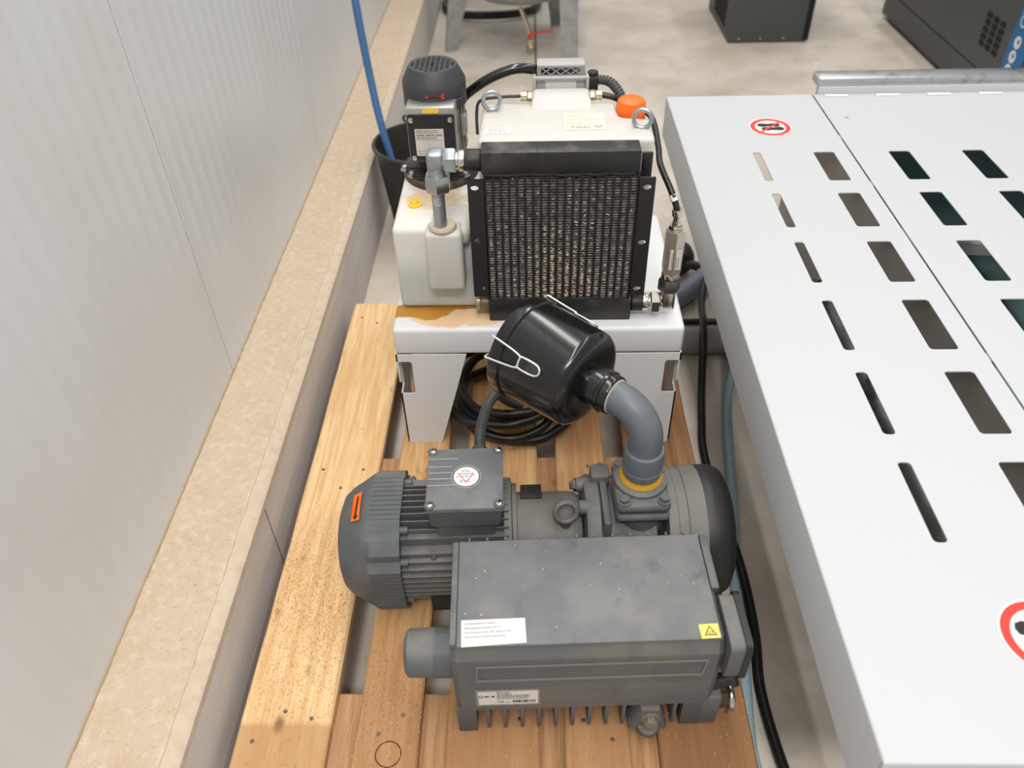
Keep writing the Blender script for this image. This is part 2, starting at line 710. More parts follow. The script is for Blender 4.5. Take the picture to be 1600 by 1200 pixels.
def hexnut(mb, a, b, r, mi=0, ph=0):
    a, b = Vector(a), Vector(b)
    L = (b - a).length
    return mb.lathe([(0, r * .9), (L * .12, r), (L * .88, r), (L, r * .9)], a, b - a, 6, mi, True, ph)


# ================================================================== SETTING
XW, ZK, XK = -.652, .247, -.494
f_ = MB()
f_.box((-.494, -1.5, -.1), (6, 10, 0))
fl = f_.build('floor', 'floor', kind='structure')
# saw-cut joints in the concrete
jb = MB()
jb.box((.02, 3.2, .0002), (.03, 10, .0008))
jb.build('floor_joint', mat('joint_dark', (.40, .37, .32), .9), fl)

kb = MB()
secs = []
prof = [(XW - .12, -.1), (XK, -.1), (XK, ZK - .012), (XK - .004, ZK - .003), (XK - .014, ZK), (XW - .12, ZK)]
for y in (-1.5, 10):
    secs.append([(x, y, z) for x, z in prof])
kf = MB().loft(secs)
kerb = kf.build('trim_1', 'kerbface', kind='structure')
# rough top bed of the kerb: uneven grid
tb = MB()
ny, nx = 330, 12
v, f = [], []
for j in range(ny + 1):
    y = -.1 + (4.9 + .1) * j / ny
    for i in range(nx + 1):
        x = XW - .02 + (XK - .022 - XW + .02) * i / nx
        z = ZK + .0012 + rnd.uniform(0, .0022)
        if i == nx:
            z = ZK - .002
            x += rnd.uniform(-.004, .004)
        v.append((x, y, z))
for j in range(ny):
    for i in range(nx):
        a = j * (nx + 1) + i
        f.append((a, a + 1, a + nx + 2, a + nx + 1))
tb.raw(v, f).build('rough_top', 'kerbtop', kerb, ang=180)
eb = MB()
secs = []
for j in range(260):
    y = -.1 + 5.0 * j / 259
    k = rnd.uniform(-.0015, .0015)
    secs.append([(XK - .034 + k, y, ZK - .004), (XK - .026 + k, y, ZK + .0036), (XK - .008 + k * .5, y, ZK + .0012), (XK - .001, y, ZK - .004), (XK + .0003, y, ZK - .014), (XK - .02, y, ZK - .016)])
eb.loft(secs).build('kerb_edge', mat('cream_kerb_edge', (.765, .70, .62), .85, var=(40, (.72, .65, .56), .45, .7), bump=(80, .4)), kerb)
ck = MB()  # the joint that runs down the kerb face
ck.box((XK - .001, .925, 0), (XK + .0008, .928, ZK - .012), mi=0)
ck.build('kerb_joint', mat('joint_grey', (.55, .51, .47), .9), kerb)

wall = thing('wall_left', '', '')
del wall['label'], wall['category']
wall['kind'] = 'structure'
pan = MB()
W_, pitch, dep = 1.0, .05, .0005
pf = [(-.035, .0), (-.004, 0), (0, .004)]
pts = [(.0016, -.006), (.0032, 0)]
k = 0
y = .012
while y < .985:
    pts += [(y, 0), (y + .004, -dep), (y + .03, -dep), (y + .034, 0)]
    y += pitch
pts += [(.9968, 0), (.9984, -.006)]
secs = []
for z in (ZK - .01, 3.2):
    secs.append([(XW + d, yy, z) for yy, d in pts] + [(XW - .05, .9984, z), (XW - .05, .0016, z)])
pan.loft(secs)
p0_ = None
for i in range(-3, 8):
    if p0_ is None:
        p0_ = pan.build('wall_panel', 'wall', wall, ang=20)
        p0_.location = (0, .30 + i, 0)
    else:
        share('wall_panel', p0_, wall, (0, .30 + i, 0))
jn = MB()
jn.box((XW - .045, -2.7, ZK - .01), (XW - .007, 8.3, 3.2))
jn.build('panel_backing', 'seam', wall)
sl = MB()
sl.box((XW - .002, -1.5, ZK), (XW + .003, 8, ZK + .0035))
sl.build('sealant_line', mat('sealant_tan', (.62, .53, .40), .8), wall)

# ================================================================== PALLET
PX0, PX1, PY0, PY1, PZ = -.465, .335, .487, 1.687, .144
pal = thing('pallet', 'worn pine pallet with sawdust carrying the pump and the white stand', 'pallet', ((PX0 + PX1) / 2, (PY0 + PY1) / 2, 0))
xs = [(PX0, .145), (-.279, .1), (-.1375, .145), (.0465, .1), (PX1 - .145, .145)]


def local_plank(sx, sy, sz, seed):
    r = random.Random(seed)
    b = MB()
    n = 14
    secs = []
    for j in range(n + 1):
        y = -sy / 2 + sy * j / n
        a, c = r.uniform(-.0012, .0012), r.uniform(-.0012, .0012)
        x0, x1 = -sx / 2 + a, sx / 2 + c
        e = .003
        secs.append([(x0 + e, y, -sz / 2), (x1 - e, y, -sz / 2), (x1, y, -sz / 2 + e), (x1, y, sz / 2 - e), (x1 - e, y, sz / 2), (x0 + e, y, sz / 2), (x0, y, sz / 2 - e), (x0, y, -sz / 2 + e)])
    return b.loft(secs)


def place(o, x, y, z):
    o.location = (x - pal.location.x, y - pal.location.y, z)
    return o


for i, (x, wd) in enumerate(xs):
    o = local_plank(wd, 1.2 - .004 * (i % 3), .022, i).build('deck_board', ('wood', 'wood_b', 'wood_b', 'wood_b', 'wood_c')[i], pal)
    place(o, x + wd / 2, 1.087, PZ - .011 + rnd.uniform(-.0005, .0005))
cyc = []
for y in (PY0 + .0725, 1.087, PY1 - .0725):
    b = local_plank(.145, .79, .022, int(y * 100))
    b.xf(lambda p: Vector((p.y, p.x, p.z)))
    o = b.build('cross_board', 'wood2', pal)
    place(o, -.065, y, PZ - .0335)
    for x in (PX0 + .07, -.065, PX1 - .07):
        bb = MB().box((-.07 if x != -.065 else -.0725, -.07, -.0385), (.07 if x != -.065 else .0725, .07, .0385), .003)
        place(bb.build('block', 'wood2', pal), x, y, .0605)
for x in (PX0 + .06, -.065, PX1 - .06):
    o = local_plank(.1, 1.2, .021, 9).build('bottom_board', 'wood2', pal)
    place(o, x, 1.087, .0115)
# ring-shank nails, three to a crossing, and a plug-shaped knot ring
nl = MB().lathe([(0, .0036), (.0007, .0033), (.001, .002)], (0, 0, 0), (0, 0, 1), 10)
nl0 = None
for (x, wd) in xs:
    for y in (PY0 + .0725, 1.087, PY1 - .0725):
        for k in range(3 if wd > .12 else 2):
            xx = x + wd * (.22 + .28 * k if wd > .12 else .3 + .4 * k) + rnd.uniform(-.006, .006)
            yy = y + rnd.uniform(-.04, .04)
            if nl0 is None:
                nl0 = nl.build('nail', mat('rusty_nail', (.42, .37, .33), .5, .6), pal)
                place(nl0, xx, yy, PZ)
            else:
                place(share('nail', nl0, pal), xx, yy, PZ)
kn = MB().torus((0, 0, 0), (0, 0, 1), .0195, .0009, 30, 6)
place(kn.build('knot_ring', mat('dark_knot', (.25, .16, .10), .9), pal), -.224, .523, PZ)

# sawdust lying on the boards
sd = MB()
for k in range(9500):
    t = rnd.random()
    if t < .74:
        x = PX0 + .004 + .137 * rnd.random()
        y = .76 + rnd.gauss(0, .10) if rnd.random() < .75 else rnd.uniform(.49, 1.0)
        if y < .575 and rnd.random() < .8:
            continue
        x = min(PX0 + .141, x + .04 * rnd.random() * (y < .75))
    elif t < .93:
        x, y = -.279 + .1 * rnd.random(), .62 + rnd.gauss(0, .07)
    else:
        i = rnd.choice((1, 2, 3, 4))
        x, y = xs[i][0] + xs[i][1] * rnd.random(), rnd.uniform(.49, .62)
    y = max(.49, min(1.6, y))
    s, a = rnd.uniform(.0005, .0017) * rnd.choice((.6, 1, 1)), rnd.uniform(0, PI)
    c, q = math.cos(a) * s, math.sin(a) * s
    z = PZ + .0007
    asp = rnd.uniform(.3, .8)
    sd.raw([(x - c, y - q, z), (x + q * asp, y - c * asp, z + .0009), (x + c, y + q, z + rnd.uniform(0, .0008)), (x - q * asp, y + c * asp, z)], [(0, 1, 2, 3)], rnd.choice((0, 0, 1, 1, 1, 2)) if t < .74 else rnd.choice((1, 1, 2)))
o = sd.build('sawdust', ['dust', mat('sawdust_tan', (.80, .62, .42), .9), mat('sawdust_brown', (.66, .49, .32), .9)], ang=180, kind='stuff')
tag(o, 'fine pale sawdust scattered over the left boards of the pallet', 'sawdust')

# ================================================================== MACHINE TABLE (right)
TZ, TX0, TXG, TY0, TY1 = .54, .352, .727, .347, 2.042
rows = [1.7125 - .191 * k for k in range(7)]


def slot(x0, x1, ytop):
    return rr(x0, x1, ytop - .137, ytop, .006, 3)


def sheet(name, label, x0, x1, cols, nrows, skirt, rowset=None):
    t = thing(name, label, 'machine cover', ((x0 + x1) / 2, TY0, 0))
    b = MB()
    holes = []
    for ci, (a, c) in enumerate(cols):
        for k in range(nrows):
            holes.append(slot(a, c, rows[k]))
    e = .003
    b.plate(rr(x0 + (e if skirt else 0), x1, TY0 + e, TY1 - e, .0005, 1), holes, lambda u, v, q: (u, v, q), TZ - .002, TZ)
    b.build('top_sheet', 'white', t, True, ang=25)
    s = MB()
    n = 4
    arc = [(e - e * math.sin(PI / 2 * k / n), -e + e * math.cos(PI / 2 * k / n)) for k in range(n + 1)]
    if skirt:
        pr = [(x0 + a, TZ + z) for a, z in arc] + [(x0, .437), (x0 + .012, .435), (x0 + .012, .437), (x0 + .002, .439), (x0 + .002, TZ - .004)]
        s.loft([[(x, y, z) for x, z in pr] for y in (TY0 + e, TY1 - e)])
    for yy, sg in ((TY0, 1), (TY1, -1)):
        pr = [(yy + sg * a, TZ + z) for a, z in arc] + [(yy, .437), (yy + sg * .012, .435), (yy + sg * .012, .437), (yy + sg * .002, .439), (yy + sg * .002, TZ - .004)]
        s.loft([[(x, y, z) for y, z in pr] for x in (x0, x1)])
    s.build('skirt', 'white', t, True)
    return t


def no_step(cx, cy, r, parent, rot=0):
    z = TZ + .0004
    R = lambda u, v, q: (cx + u * math.cos(rot) - v * math.sin(rot), cy + u * math.sin(rot) + v * math.cos(rot), z + q)
    base = MB().plate(circ(0, 0, r, 40), [], R, 0, .0003)
    o = base.build('warning_sticker', 'paper', parent, True)
    g = MB()
    g.plate(circ(0, 0, r * .94, 40), [circ(0, 0, r * .73, 40)], R, .0004, .0006)
    g.plate([(-.54 * r, -.46 * r), (-.46 * r, -.54 * r), (.54 * r, .46 * r), (.46 * r, .54 * r)], [], R, .0008, .001)
    g.build('red_ring', 'red', o, True)
    h = MB()
    for sx, dy in ((-.04, .22), (.08, -.2)):
        sole = [(-.52, 0), (-.47, .1), (-.3, .14), (-.05, .09), (.15, .12), (.38, .15), (.5, .06), (.5, -.05), (.38, -.13), (.15, -.11), (-.05, -.09), (-.3, -.13), (-.47, -.1)]
        h.plate([((a * 1.05 + sx) * r, (b * 1.45 + dy) * r) for a, b in sole], [], R, .0005, .0007)
    h.build('shoe_print', 'ink', o, True)
    return o


lc = sheet('machine_cover', 'white slotted sheet cover with skirt, left of the groove, beside the pallet', TX0, TXG - .002, [(.5045, .523), (.642, .6885)], 6, True)
no_step(.576, 1.846, .05, lc)
no_step(.579, .488, .05, lc)
rc = sheet('machine_cover', 'white slotted sheet cover right of the groove, with steel rail behind it', TXG + .002, 2.3, [(.811, .858), (.975, 1.023), (1.139, 1.187), (1.303, 1.351), (1.467, 1.515)], 6, False)
g = MB()
for i in range(9):
    x = .755 + i * .13
    g.box((x, 2.022, TZ), (x + .06, 2.033, TZ + .0035), .0015, mi=0)
g.build('adhesive_pad', mat('clear_adhesive', (.90, .90, .88), .2), rc, True, kind='stuff')
b = MB().box((.742, 2.043, .44), (2.3, 2.062, .557), .001)
b.build('rear_lip', 'white', rc, True)
rv = MB().lathe([(0, .0045), (.0012, .004), (.002, .002)], (.772, 1.894, TZ), (0, 0, 1), 14)
rv.build('rivet', 'chrome', rc, True)

t = thing('steel_rail', 'brushed metal rail along the far edge of the white cover', 'rail', (1.5, 2.08, TZ))
b = MB()
pr = [(2.050, .5575), (2.100, .5575), (2.100, .575), (2.097, .579), (2.054, .579), (2.050, .576), (2.050, .570), (2.053, .568), (2.053, .564), (2.050, .562)]
b.loft([[(x, y, z) for y, z in pr] for x in (.742, 2.3)])
b.build('rail_profile', 'steel', t, True)
b = MB().box((.738, 2.050, .5575), (.742, 2.099, .578), .001)
b.build('end_cap', 'greyplastic', t, True)

# machine base below the covers, seen through the slots
mb_ = thing('machine', 'dark teal machine on the floor, seen through slots of the white covers', 'machine', (1.7, 1.2, 0))
x0, x1, y0, y1, zt = .700, 2.28, .37, 2.02, .535
th = .015
gp = mat('grey_machine_panel', (.63, .62, .595), .5)
MB().box((x0, y0, 0), (x0 + th, y1, zt)).build('side_panel', gp, mb_, True)
for nm, lo, hi in (('end_wall', (x0 + th, y0, 0), (x1, y0 + th, .30)), ('end_wall', (x0 + th, y1 - th, 0), (x1, y1, .52)), ('bottom_tray', (x0 + th, y0 + th, .10), (x1, y1 - th, .12)), ('inner_lining', (x0 + th, y0 + th, .12), (x0 + th + .004, y1 - th, zt - .03))):
    MB().box(lo, hi).build(nm, 'teal', mb_, True)
for yy in (.56, .975, 1.553, 1.78):
    MB().box((TX0 + .06, yy, .525), (x1 - .02, yy + .02, TZ - .0022)).build('support_arm', 'galv', mb_, True)
for k, yy in enumerate((.75, 1.15, 1.55)):
    MB().box((.86, yy, .24 + .05 * k), (2.1, yy + .06, .27 + .05 * k), rot=Matrix.Rotation(.62 - .35 * k, 3, 'Z')).build('brace', 'greyplastic', mb_, True)
MB().box((.562, .60, .40), (.612, 1.36, .435), .004).build('side_rail', 'steel', mb_, True)
for yy in (.60, 1.33):
    MB().box((.58, yy, .43), (.60, yy + .02, .525)).build('rail_hanger', 'steel', mb_, True)
MB().box((.58, 1.025, .43), (.60, 1.045, .506)).build('rail_hanger', 'steel', mb_, True)

# ================================================================== WHITE STAND
SX0, SX1, SY0, SY1, SZ = -.266, .287, 1.181, 1.60, .450
st = thing('steel_stand', 'light grey sheet metal stand on the pallet under the fluid tank', 'stand', ((SX0 + SX1) / 2, (SY0 + SY1) / 2, PZ))
b = MB()
e = .012
b.box((SX0, SY0, SZ - .062), (SX1, SY1, SZ), .009, 4)
b.build('top_box', 'stand', st, True)


def leg(mirx, miry):
    """bent corner leg: two trapezoid plates with a cut-out at the corner"""
    b = MB()
    cx = SX0 if mirx < 0 else SX1
    cy = SY0 if miry < 0 else SY1
    z1, z0 = SZ - .062, PZ + .0007
    T = .003
    poly = [(.0, z1), (0, .371), (.026, .371), (.030, .367), (.030, .291), (.026, .287), (0, .287), (0, z0 + .006), (.006, z0), (.068, z0), (.073, z0 + .004), (.138, z1)]
    sx = -mirx
    sy = -miry
    b.plate(poly, [], lambda u, v, q: (cx + sx * u, cy + sy * q, v), 0, T)
    b.plate(poly, [], lambda u, v, q: (cx + sx * q, cy + sy * u, v), 0, T)
    o = b.build('leg', 'stand', st, True, ang=25)
    # folded tab in the hand hole
    tb = MB().box((cx + sx * .0 - (.004 if sx > 0 else -.004), cy + sy * .02, .30), (cx + sx * .001, cy + sy * .026, .352), .001)
    tb.build('tab', 'stand', o, True)
    return o


for a in (-1, 1):
    for c in (-1, 1):
        leg(a, c)
b = MB()
b.box((SX0 + .02, SY0 + .16, SZ - .068), (SX1 - .02, SY0 + .20, SZ - .062))
b.build('stiffener', 'stand', st, True)

# ================================================================== FLUID TANK
tk = thing('fluid_tank', 'milky white plastic fluid tank standing on the light grey stand behind the black cooler', 'tank', (-.02, 1.40, SZ))
LZ, UZ = .627, .777
b = MB()
b.box((-.254, 1.249, SZ), (-.098, 1.565, LZ), .012, 4)
b.build('left_chamber', 'tankfluid', tk, True)
# float housing on the front
b = MB()
b.box((-.190, 1.212, .516), (-.123, 1.262, .636), .009, 4)
b.box((-.184, 1.23, .60), (-.110, 1.33, .634), .012, 3)
b.build('float_housing', 'tank', tk, True)
b = MB().lathe([(0, .024), (.004, .025), (.008, .023), (.010, .017)], (-.158, 1.236, .636), (0, 0, 1), 28)
b.build('grommet', 'grommet', tk, True)
# tall chamber with the stepped back right corner, slightly drafted
b = MB()


def slab(b, poly, z0, z1, r=.008):
    """rounded-edge extrusion of a plan polygon"""
    def inset(d):
        n = len(poly)
        out = []
        for i in range(n):
            p, q, s = Vector(poly[i - 1]), Vector(poly[i]), Vector(poly[(i + 1) % n])
            a, c = (q - p).normalized(), (s - q).normalized()
            na, nc = Vector((-a.y, a.x)), Vector((-c.y, c.x))
            m = (na + nc)
            m = m / max(.3, m.length_squared) * 2
            out.append(q + m * d)
        return out
    secs = []
    for d, z in ((0, z0), (0, z1 - r), (r * .13, z1 - r * .5), (r * .5, z1 - r * .13), (r, z1)):
        secs.append([(p.x, p.y, z) for p in inset(d)])
    b.loft(secs)


def rplan(pts, r=.012, n=4):
    out = []
    m = len(pts)
    for i in range(m):
        p, q, s = [Vector(pts[j % m]) for j in (i - 1, i, i + 1)]
        a, c = (p - q).normalized(), (s - q).normalized()
        A, C = q + a * r, q + c * r
        for k in range(n + 1):
            t = k / n
            out.append(tuple(A * (1 - t) ** 2 + q * 2 * t * (1 - t) + C * t * t))
    return out


slab(b, rplan([(-.092, 1.279), (.211, 1.279), (.211, 1.362), (.158, 1.372), (.154, 1.44), (-.088, 1.44)]), SZ, UZ)
slab(b, rplan([(.14, 1.35), (.211, 1.35), (.211, 1.44), (.14, 1.44)]), SZ, .755)
b.build('right_chamber', 'tank', tk, True)
b = MB()
secs = []
for y, h, wx in ((1.395, .0, .060), (1.41, .006, .058), (1.43, .015, .056), (1.45, .017, .055), (1.475, .015, .055), (1.485, .009, .052)):
    r = .01
    secs.append([(.056 - wx, y, UZ - .06), (.056 + wx, y, UZ - .06), (.056 + wx, y, UZ - .004 + h - r), (.056 + wx - r * .3, y, UZ - .004 + h - r * .3), (.056 + wx - r, y, UZ - .004 + h), (.056 - wx + r, y, UZ - .004 + h), (.056 - wx + r * .3, y, UZ - .004 + h - r * .3), (.056 - wx, y, UZ - .004 + h - r)])
b.loft(secs)
b.build('filler_hump', 'tank', tk, True)
for x0, sg in ((.0, -1), (.112, 1)):
    b = MB()
    hexnut(b, (x0 - sg * .004, 1.445, .787), (x0 + sg * .007, 1.445, .787), .0095)
    b.cyl((x0 + sg * .007, 1.445, .787), (x0 + sg * .016, 1.445, .787), .0085, n=16, bev=.001)
    b.cyl((x0 + sg * .0155, 1.445, .787), (x0 + sg * .019, 1.445, .787), .0095, n=16, bev=.001)
    b.build('brass_fitting', 'brass', tk, True, label='ribbed brass fitting')
b = MB()
b.lathe([(0, .026), (.003, .0275), (.030, .0265), (.037, .0245), (.040, .020)], (.180, 1.402, .757), (0, 0, 1), 12)
b.build('orange_cap', 'orange', tk, True, label='orange screw cap')
for (x, y, z, tilt) in ((-.0705, 1.405, UZ, .1), (.192, 1.325, UZ - .003, -.25)):
    b = MB()
    ax = Vector((math.sin(tilt), -1, .12))
    b.torus((x, y, z + .0185), ax, .0155, .0038, 30, 10)
    b.cyl((x, y, z - .004), (x, y, z + .004), .007, n=16)
    b.build('lifting_eye', 'zinc', tk, True, label='zinc plated lifting eye')
b = MB()
b.lathe([(0, .0125), (.003, .013), (.004, .012), (.004, .008), (.009, .0075), (.010, .006)], (-.219, 1.335, LZ), (0, 0, 1), 20)
for k in range(4):
    a = PI / 4 + k * PI / 2
    b.box((-.219 + .005 * math.cos(a) - .002, 1.335 + .005 * math.sin(a) - .002, LZ + .009), (-.219 + .005 * math.cos(a) + .002, 1.335 + .005 * math.sin(a) + .002, LZ + .013), .0006)
b.build('yellow_plug', 'yellow', tk, True, label='yellow plastic plug')


def rows_of_ink(b, u0, u1, vs, th, fn, mi=0, seed=1, words=5, full=False):
    r = random.Random(seed)
    for v in vs:
        u = u0
        end = u1 if full else u0 + (u1 - u0) * r.uniform(.72, 1)
        while u < end:
            l = min(r.uniform(.5, 1.4) * (u1 - u0) / words, end - u)
            q = [(u, v - th / 2), (u + l, v - th / 2), (u + l, v + th / 2), (u, v + th / 2)]
            b.raw([fn(*p) for p in q], [(0, 1, 2, 3)], mi)
            u += l + th * .9


b = MB().plate(rr(.058, .130, 1.318, 1.386, .003), [], lambda u, v, q: (u, v, UZ + .0003 + q), 0, .0003)
o = b.build('warning_label', 'cream', tk, True)
b = MB()
fn = lambda u, v: (u, v, UZ + .0008)
rows_of_ink(b, .063, .126, [1.378, 1.372, 1.363, 1.357, 1.348, 1.342], .0018, fn, seed=3)
b.build('fine_print', 'paleink', o, True)
b = MB()
rows_of_ink(b, .07, .104, [1.332, 1.326], .0026, fn, seed=4, full=True)
b.plate([(.108, 1.334), (.126, 1.334), (.117, 1.322)], [[(.1115, 1.3325), (.117, 1.3245), (.1225, 1.3325)]], lambda u, v, q: (u, v, UZ + .0006 + q), 0, .0002)
b.plate(circ(.117, 1.3295, .0015, 8), [], lambda u, v, q: (u, v, UZ + .0006 + q), 0, .0002)
b.build('printed_triangle', 'greyink', o, True)
b = MB().plate(rr(-.079, -.034, 1.306, 1.332, .002), [], lambda u, v, q: (u, v, UZ + .0003 + q), 0, .0003)
o = b.build('small_label', 'paper', tk, True)
b = MB()
rows_of_ink(b, -.074, -.04, [1.325, 1.319, 1.312], .0018, fn, seed=6)
b.build('fine_print', 'greyink', o, True)

# grey plug housing behind the hump
cn = thing('cable_connector', 'grey plastic connector housing with lattice top behind the tank hump', 'connector', (.056, 1.52, .70))
b = MB()
b.box((.006, 1.50, .70), (.108, 1.545, .797), .008, 3)
b.build('housing', 'greyplastic', cn, True)
b = MB()


def ylid(u, v, q):
    return (u, 1.522 - (v - .778) * .35 + q, v)


hs = []
b.plate(rr(.012, .102, .790, .818, .002), [rr(.020, .094, .799, .8135, .002)], ylid, 0, .003)
for k in range(4):
    xa, xb = .020 + k * .0185, .020 + (k + 1) * .0185
    for (p, q) in (((xa, .799), (xb, .8135)), ((xa, .8135), (xb, .799))):
        b.tube([ylid(p[0], p[1], .0015), ylid(q[0], q[1], .0015)], .0012, 6, smooth=False)
b.box((.012, 1.510, .8155), (.102, 1.546, .8195), .0015)
b.box((.014, 1.542, .790), (.100, 1.546, .8175))
b.build('lattice_lid', 'greyplastic', cn, True)
b = MB()
for x in (.004, .104):
    b.box((x, 1.49, .74), (x + .006, 1.53, .802), .002)
b.box((.004, 1.490, .7985), (.110, 1.499, .8035), .002)
b.build('clamp_bail', 'greyplastic', cn, True)
b = MB().box((.028, 1.4985, .764), (.086, 1.4998, .794))
o = b.build('data_label', 'paper', cn, True)
b = MB()
b.box((.108, 1.50, .765), (.128, 1.53, .798), .004, 2)
b.cyl((.118, 1.515, .795), (.118, 1.515, .805), .010, n=12, bev=.001)
b.build('cable_gland', 'blackflat', cn, True, label='black cable gland')
b = MB().tube([(.126, 1.512, .790), (.150, 1.50, .789), (.170, 1.475, .772), (.188, 1.46, .735), (.196, 1.45, .66), (.20, 1.46, .56)], .0085, 12, ribs=(.006, .0009))
tag(b.build('corrugated_conduit', 'conduit'), 'dark corrugated conduit curving down behind the orange cap', 'conduit')
b = MB().tube([(-.15, 1.54, .70), (-.135, 1.52, .75), (-.10, 1.51, .783), (-.06, 1.51, .804), (-.02, 1.515, .812), (.03, 1.53, .80)], .0095, 14)
tag(b.build('black_hose', 'black'), 'thick glossy black cable arching from the tank motor to the grey connector', 'cable')
b = MB().tube([(.131, 1.445, .787), (.150, 1.442, .784), (.168, 1.444, .776), (.188, 1.447, .768), (.220, 1.415, .757), (.224, 1.33, .742), (.222, 1.275, .733), (.2365, 1.236, .708), (.2465, 1.222, .686), (.2495, 1.218, .676)], .0055, 10)
o = tag(b.build('sensor_cable', 'rubber'), 'thin black sensor cable running round the right side of the tank', 'cable')
b = MB().tube([(.2405, 1.2295, .699), (.2445, 1.2245, .690)], .0064, 10, smooth=False)
b.build('white_marker', 'paper', o, label='white marker sleeve')
b = MB().tube([(-.02, 1.445, .787), (-.055, 1.455, .782), (-.094, 1.47, .770), (-.105, 1.50, .735), (-.106, 1.50, .69)], .003, 8)
tag(b.build('thin_cable', 'conduit'), 'thin grey lead running from left brass fitting down beside the motor', 'cable')

# ================================================================== TANK MOTOR
tm = thing('tank_pump_motor', 'small black and aluminium upright motor bolted on the tank left chamber', 'motor', (-.18, 1.475, LZ))
mx, my = -.18, 1.475
b = MB()
b.lathe([(0, .088), (.012, .088), (.014, .086), (.014, .05), (.05, .05), (.055, .044)], (mx, my, LZ), (0, 0, 1), 40)
b.xf(lambda p: Vector((mx + (p.x - mx) * .85, p.y, p.z)))
b.build('flange', mat('stained_flange', (.36, .28, .20), .6, var=(40, (.16, .15, .14), .4, .6)), tm, True)
rb = None
for k in range(6):
    b = MB()
    yy = my - .082 + k * .011
    hw = math.sqrt(max(.0001, .086 ** 2 - (my - yy) ** 2))
    b.box((mx - hw, yy, LZ + .012), (mx + hw, yy + .0075, LZ + .019), .001)
    b.xf(lambda p: Vector((mx + (p.x - mx) * .85, p.y, p.z)))
    b.build('flange_rib', 'blackflat', tm, True)
for a in (225, 315, 200, 340):
    x, y = mx + .074 * math.cos(math.radians(a)), my + .074 * math.sin(math.radians(a))
    b = MB().lathe([(0, .0085), (.002, .0085), (.002, .006), (.009, .0055), (.010, .004)], (x, y, LZ + .014), (0, 0, 1), 12)
    b.build('bolt', 'zinc', tm, True)
b = MB()
b.cyl((mx, my, LZ + .04), (mx, my, .775), .049, n=36)
for k in range(30):
    a = 2 * PI * k / 30
    if abs(((math.degrees(a) - 270 + 180) % 360) - 180) < 48:
        continue
    ca, sa = math.cos(a), math.sin(a)
    b.box((mx + .050 * ca - .005, my + .05 * sa - .0012, LZ + .05), (mx + .05 * ca + .005, my + .05 * sa + .0012, .77), rot=Matrix.Rotation(a, 3, 'Z'))
b.build('motor_body', 'alu', tm, True)
b = MB()
b.box((mx - .047, my - .083, LZ + .058), (mx + .043, my - .03, .790), .004, 2)
b.build('terminal_housing', 'alu', tm, True)
b = MB()
b.plate(rr(mx - .045, mx + .041, LZ + .062, .778, .004), [], lambda u, v, q: (u, my - .083 - q, v), 0, .004)
b.build('terminal_cover', 'blackflat', tm, True)
for x, z in ((mx - .038, .769), (mx + .034, .769), (mx - .038, LZ + .069)):
    b = MB().lathe([(0, .0052), (.002, .005), (.003, .003)], (x, my - .087, z), (0, -1, 0), 12)
    b.build('screw', 'chrome', tm, True)
b = MB().plate(rr(mx - .033, mx + .020, .700, .752, .001), [], lambda u, v, q: (u, my - .0872 - q, v), 0, .0003)
o = b.build('rating_plate', 'greylabel', tm, True)
b = MB()
fn = lambda u, v: (u, my - .0878, v)
rows_of_ink(b, mx - .030, mx + .016, [.7485, .745], .0014, fn, seed=11, words=4)
rows_of_ink(b, mx - .030, mx + .017, [.7405], .0022, fn, seed=12, words=3, full=True)
for v in (.738, .731):
    b.raw([fn(mx - .032, v), fn(mx + .019, v), fn(mx + .019, v + .0004), fn(mx - .032, v + .0004)], [(0, 1, 2, 3)])
rows_of_ink(b, mx - .030, mx + .017, [.736, .7335, .709, .704], .0012, fn, seed=13, words=8)
for k in range(7):
    u = mx - .018 + k * .0052
    b.raw([fn(u, .712), fn(u + .0004, .712), fn(u + .0004, .731), fn(u, .731)], [(0, 1, 2, 3)])
b.build('fine_print', 'greyink', o, True)
# fan cowl
b = MB()
b.lathe([(-.006, .0575), (-.004, .0592), (.012, .0592), (.0135, .0575), (.016, .0590), (.034, .0592), (.040, .0578), (.062, .0460), (.064, .0445)], (mx, my, .7735), (0, 0, 1), 44, caps=False)
b.lathe([(0, .056), (.062, .043)], (mx, my, .7735), (0, 0, 1), 44, caps=False)
holes = []
p = .0092
for i in range(-5, 6):
    for j in range(-6, 7):
        px, py = i * p + p / 2 - .0046, j * .0068
        if (abs(px) + .0034) ** 2 + (abs(py) + .0024) ** 2 < .0415 ** 2:
            if px * px + py * py < .006 ** 2:
                continue
            holes.append([(px - .0033, py - .0021), (px + .0033, py - .0021), (px + .0033, py + .0021), (px - .0033, py + .0021)])
holes.append(circ(0, 0, .0042, 12))
b.plate(circ(0, 0, .0446, 44), holes, lambda u, v, q: (mx + u, my + v, .8375 + q), -.003, 0)
cw = b.build('fan_cowl', mat('dark_cowl_plastic', (.225, .23, .24), .5, dust=((.36, .35, .33), 20, .5, .85)), tm, True)
b = MB().lathe([(0, .012), (.004, .012)], (mx, my, .80), (0, 0, 1), 16)
for k in range(7):
    a = 2 * PI * k / 7
    b.box((mx + .025 * math.cos(a) - .014, my + .025 * math.sin(a) - .001, .795), (mx + .025 * math.cos(a) + .014, my + .025 * math.sin(a) + .001, .812), rot=Matrix.Rotation(a, 3, 'Z'))
b.lathe([(0, .05), (.002, .05)], (mx, my, .775), (0, 0, 1), 24)
b.build('fan', 'vent', cw, True)
b = MB()
ar = [(-.02, -.0015), (.010, -.0015), (.008, -.004), (.013, -.0045), (.010, .0), (.013, .0045), (.008, .004), (.010, .0015), (-.02, .0015)]


def oncowl(u, v, q):
    a = -PI / 2 + u / .058 + .16
    r = .0593 + q
    return (mx + r * math.cos(a), my + r * math.sin(a), .799 + v)


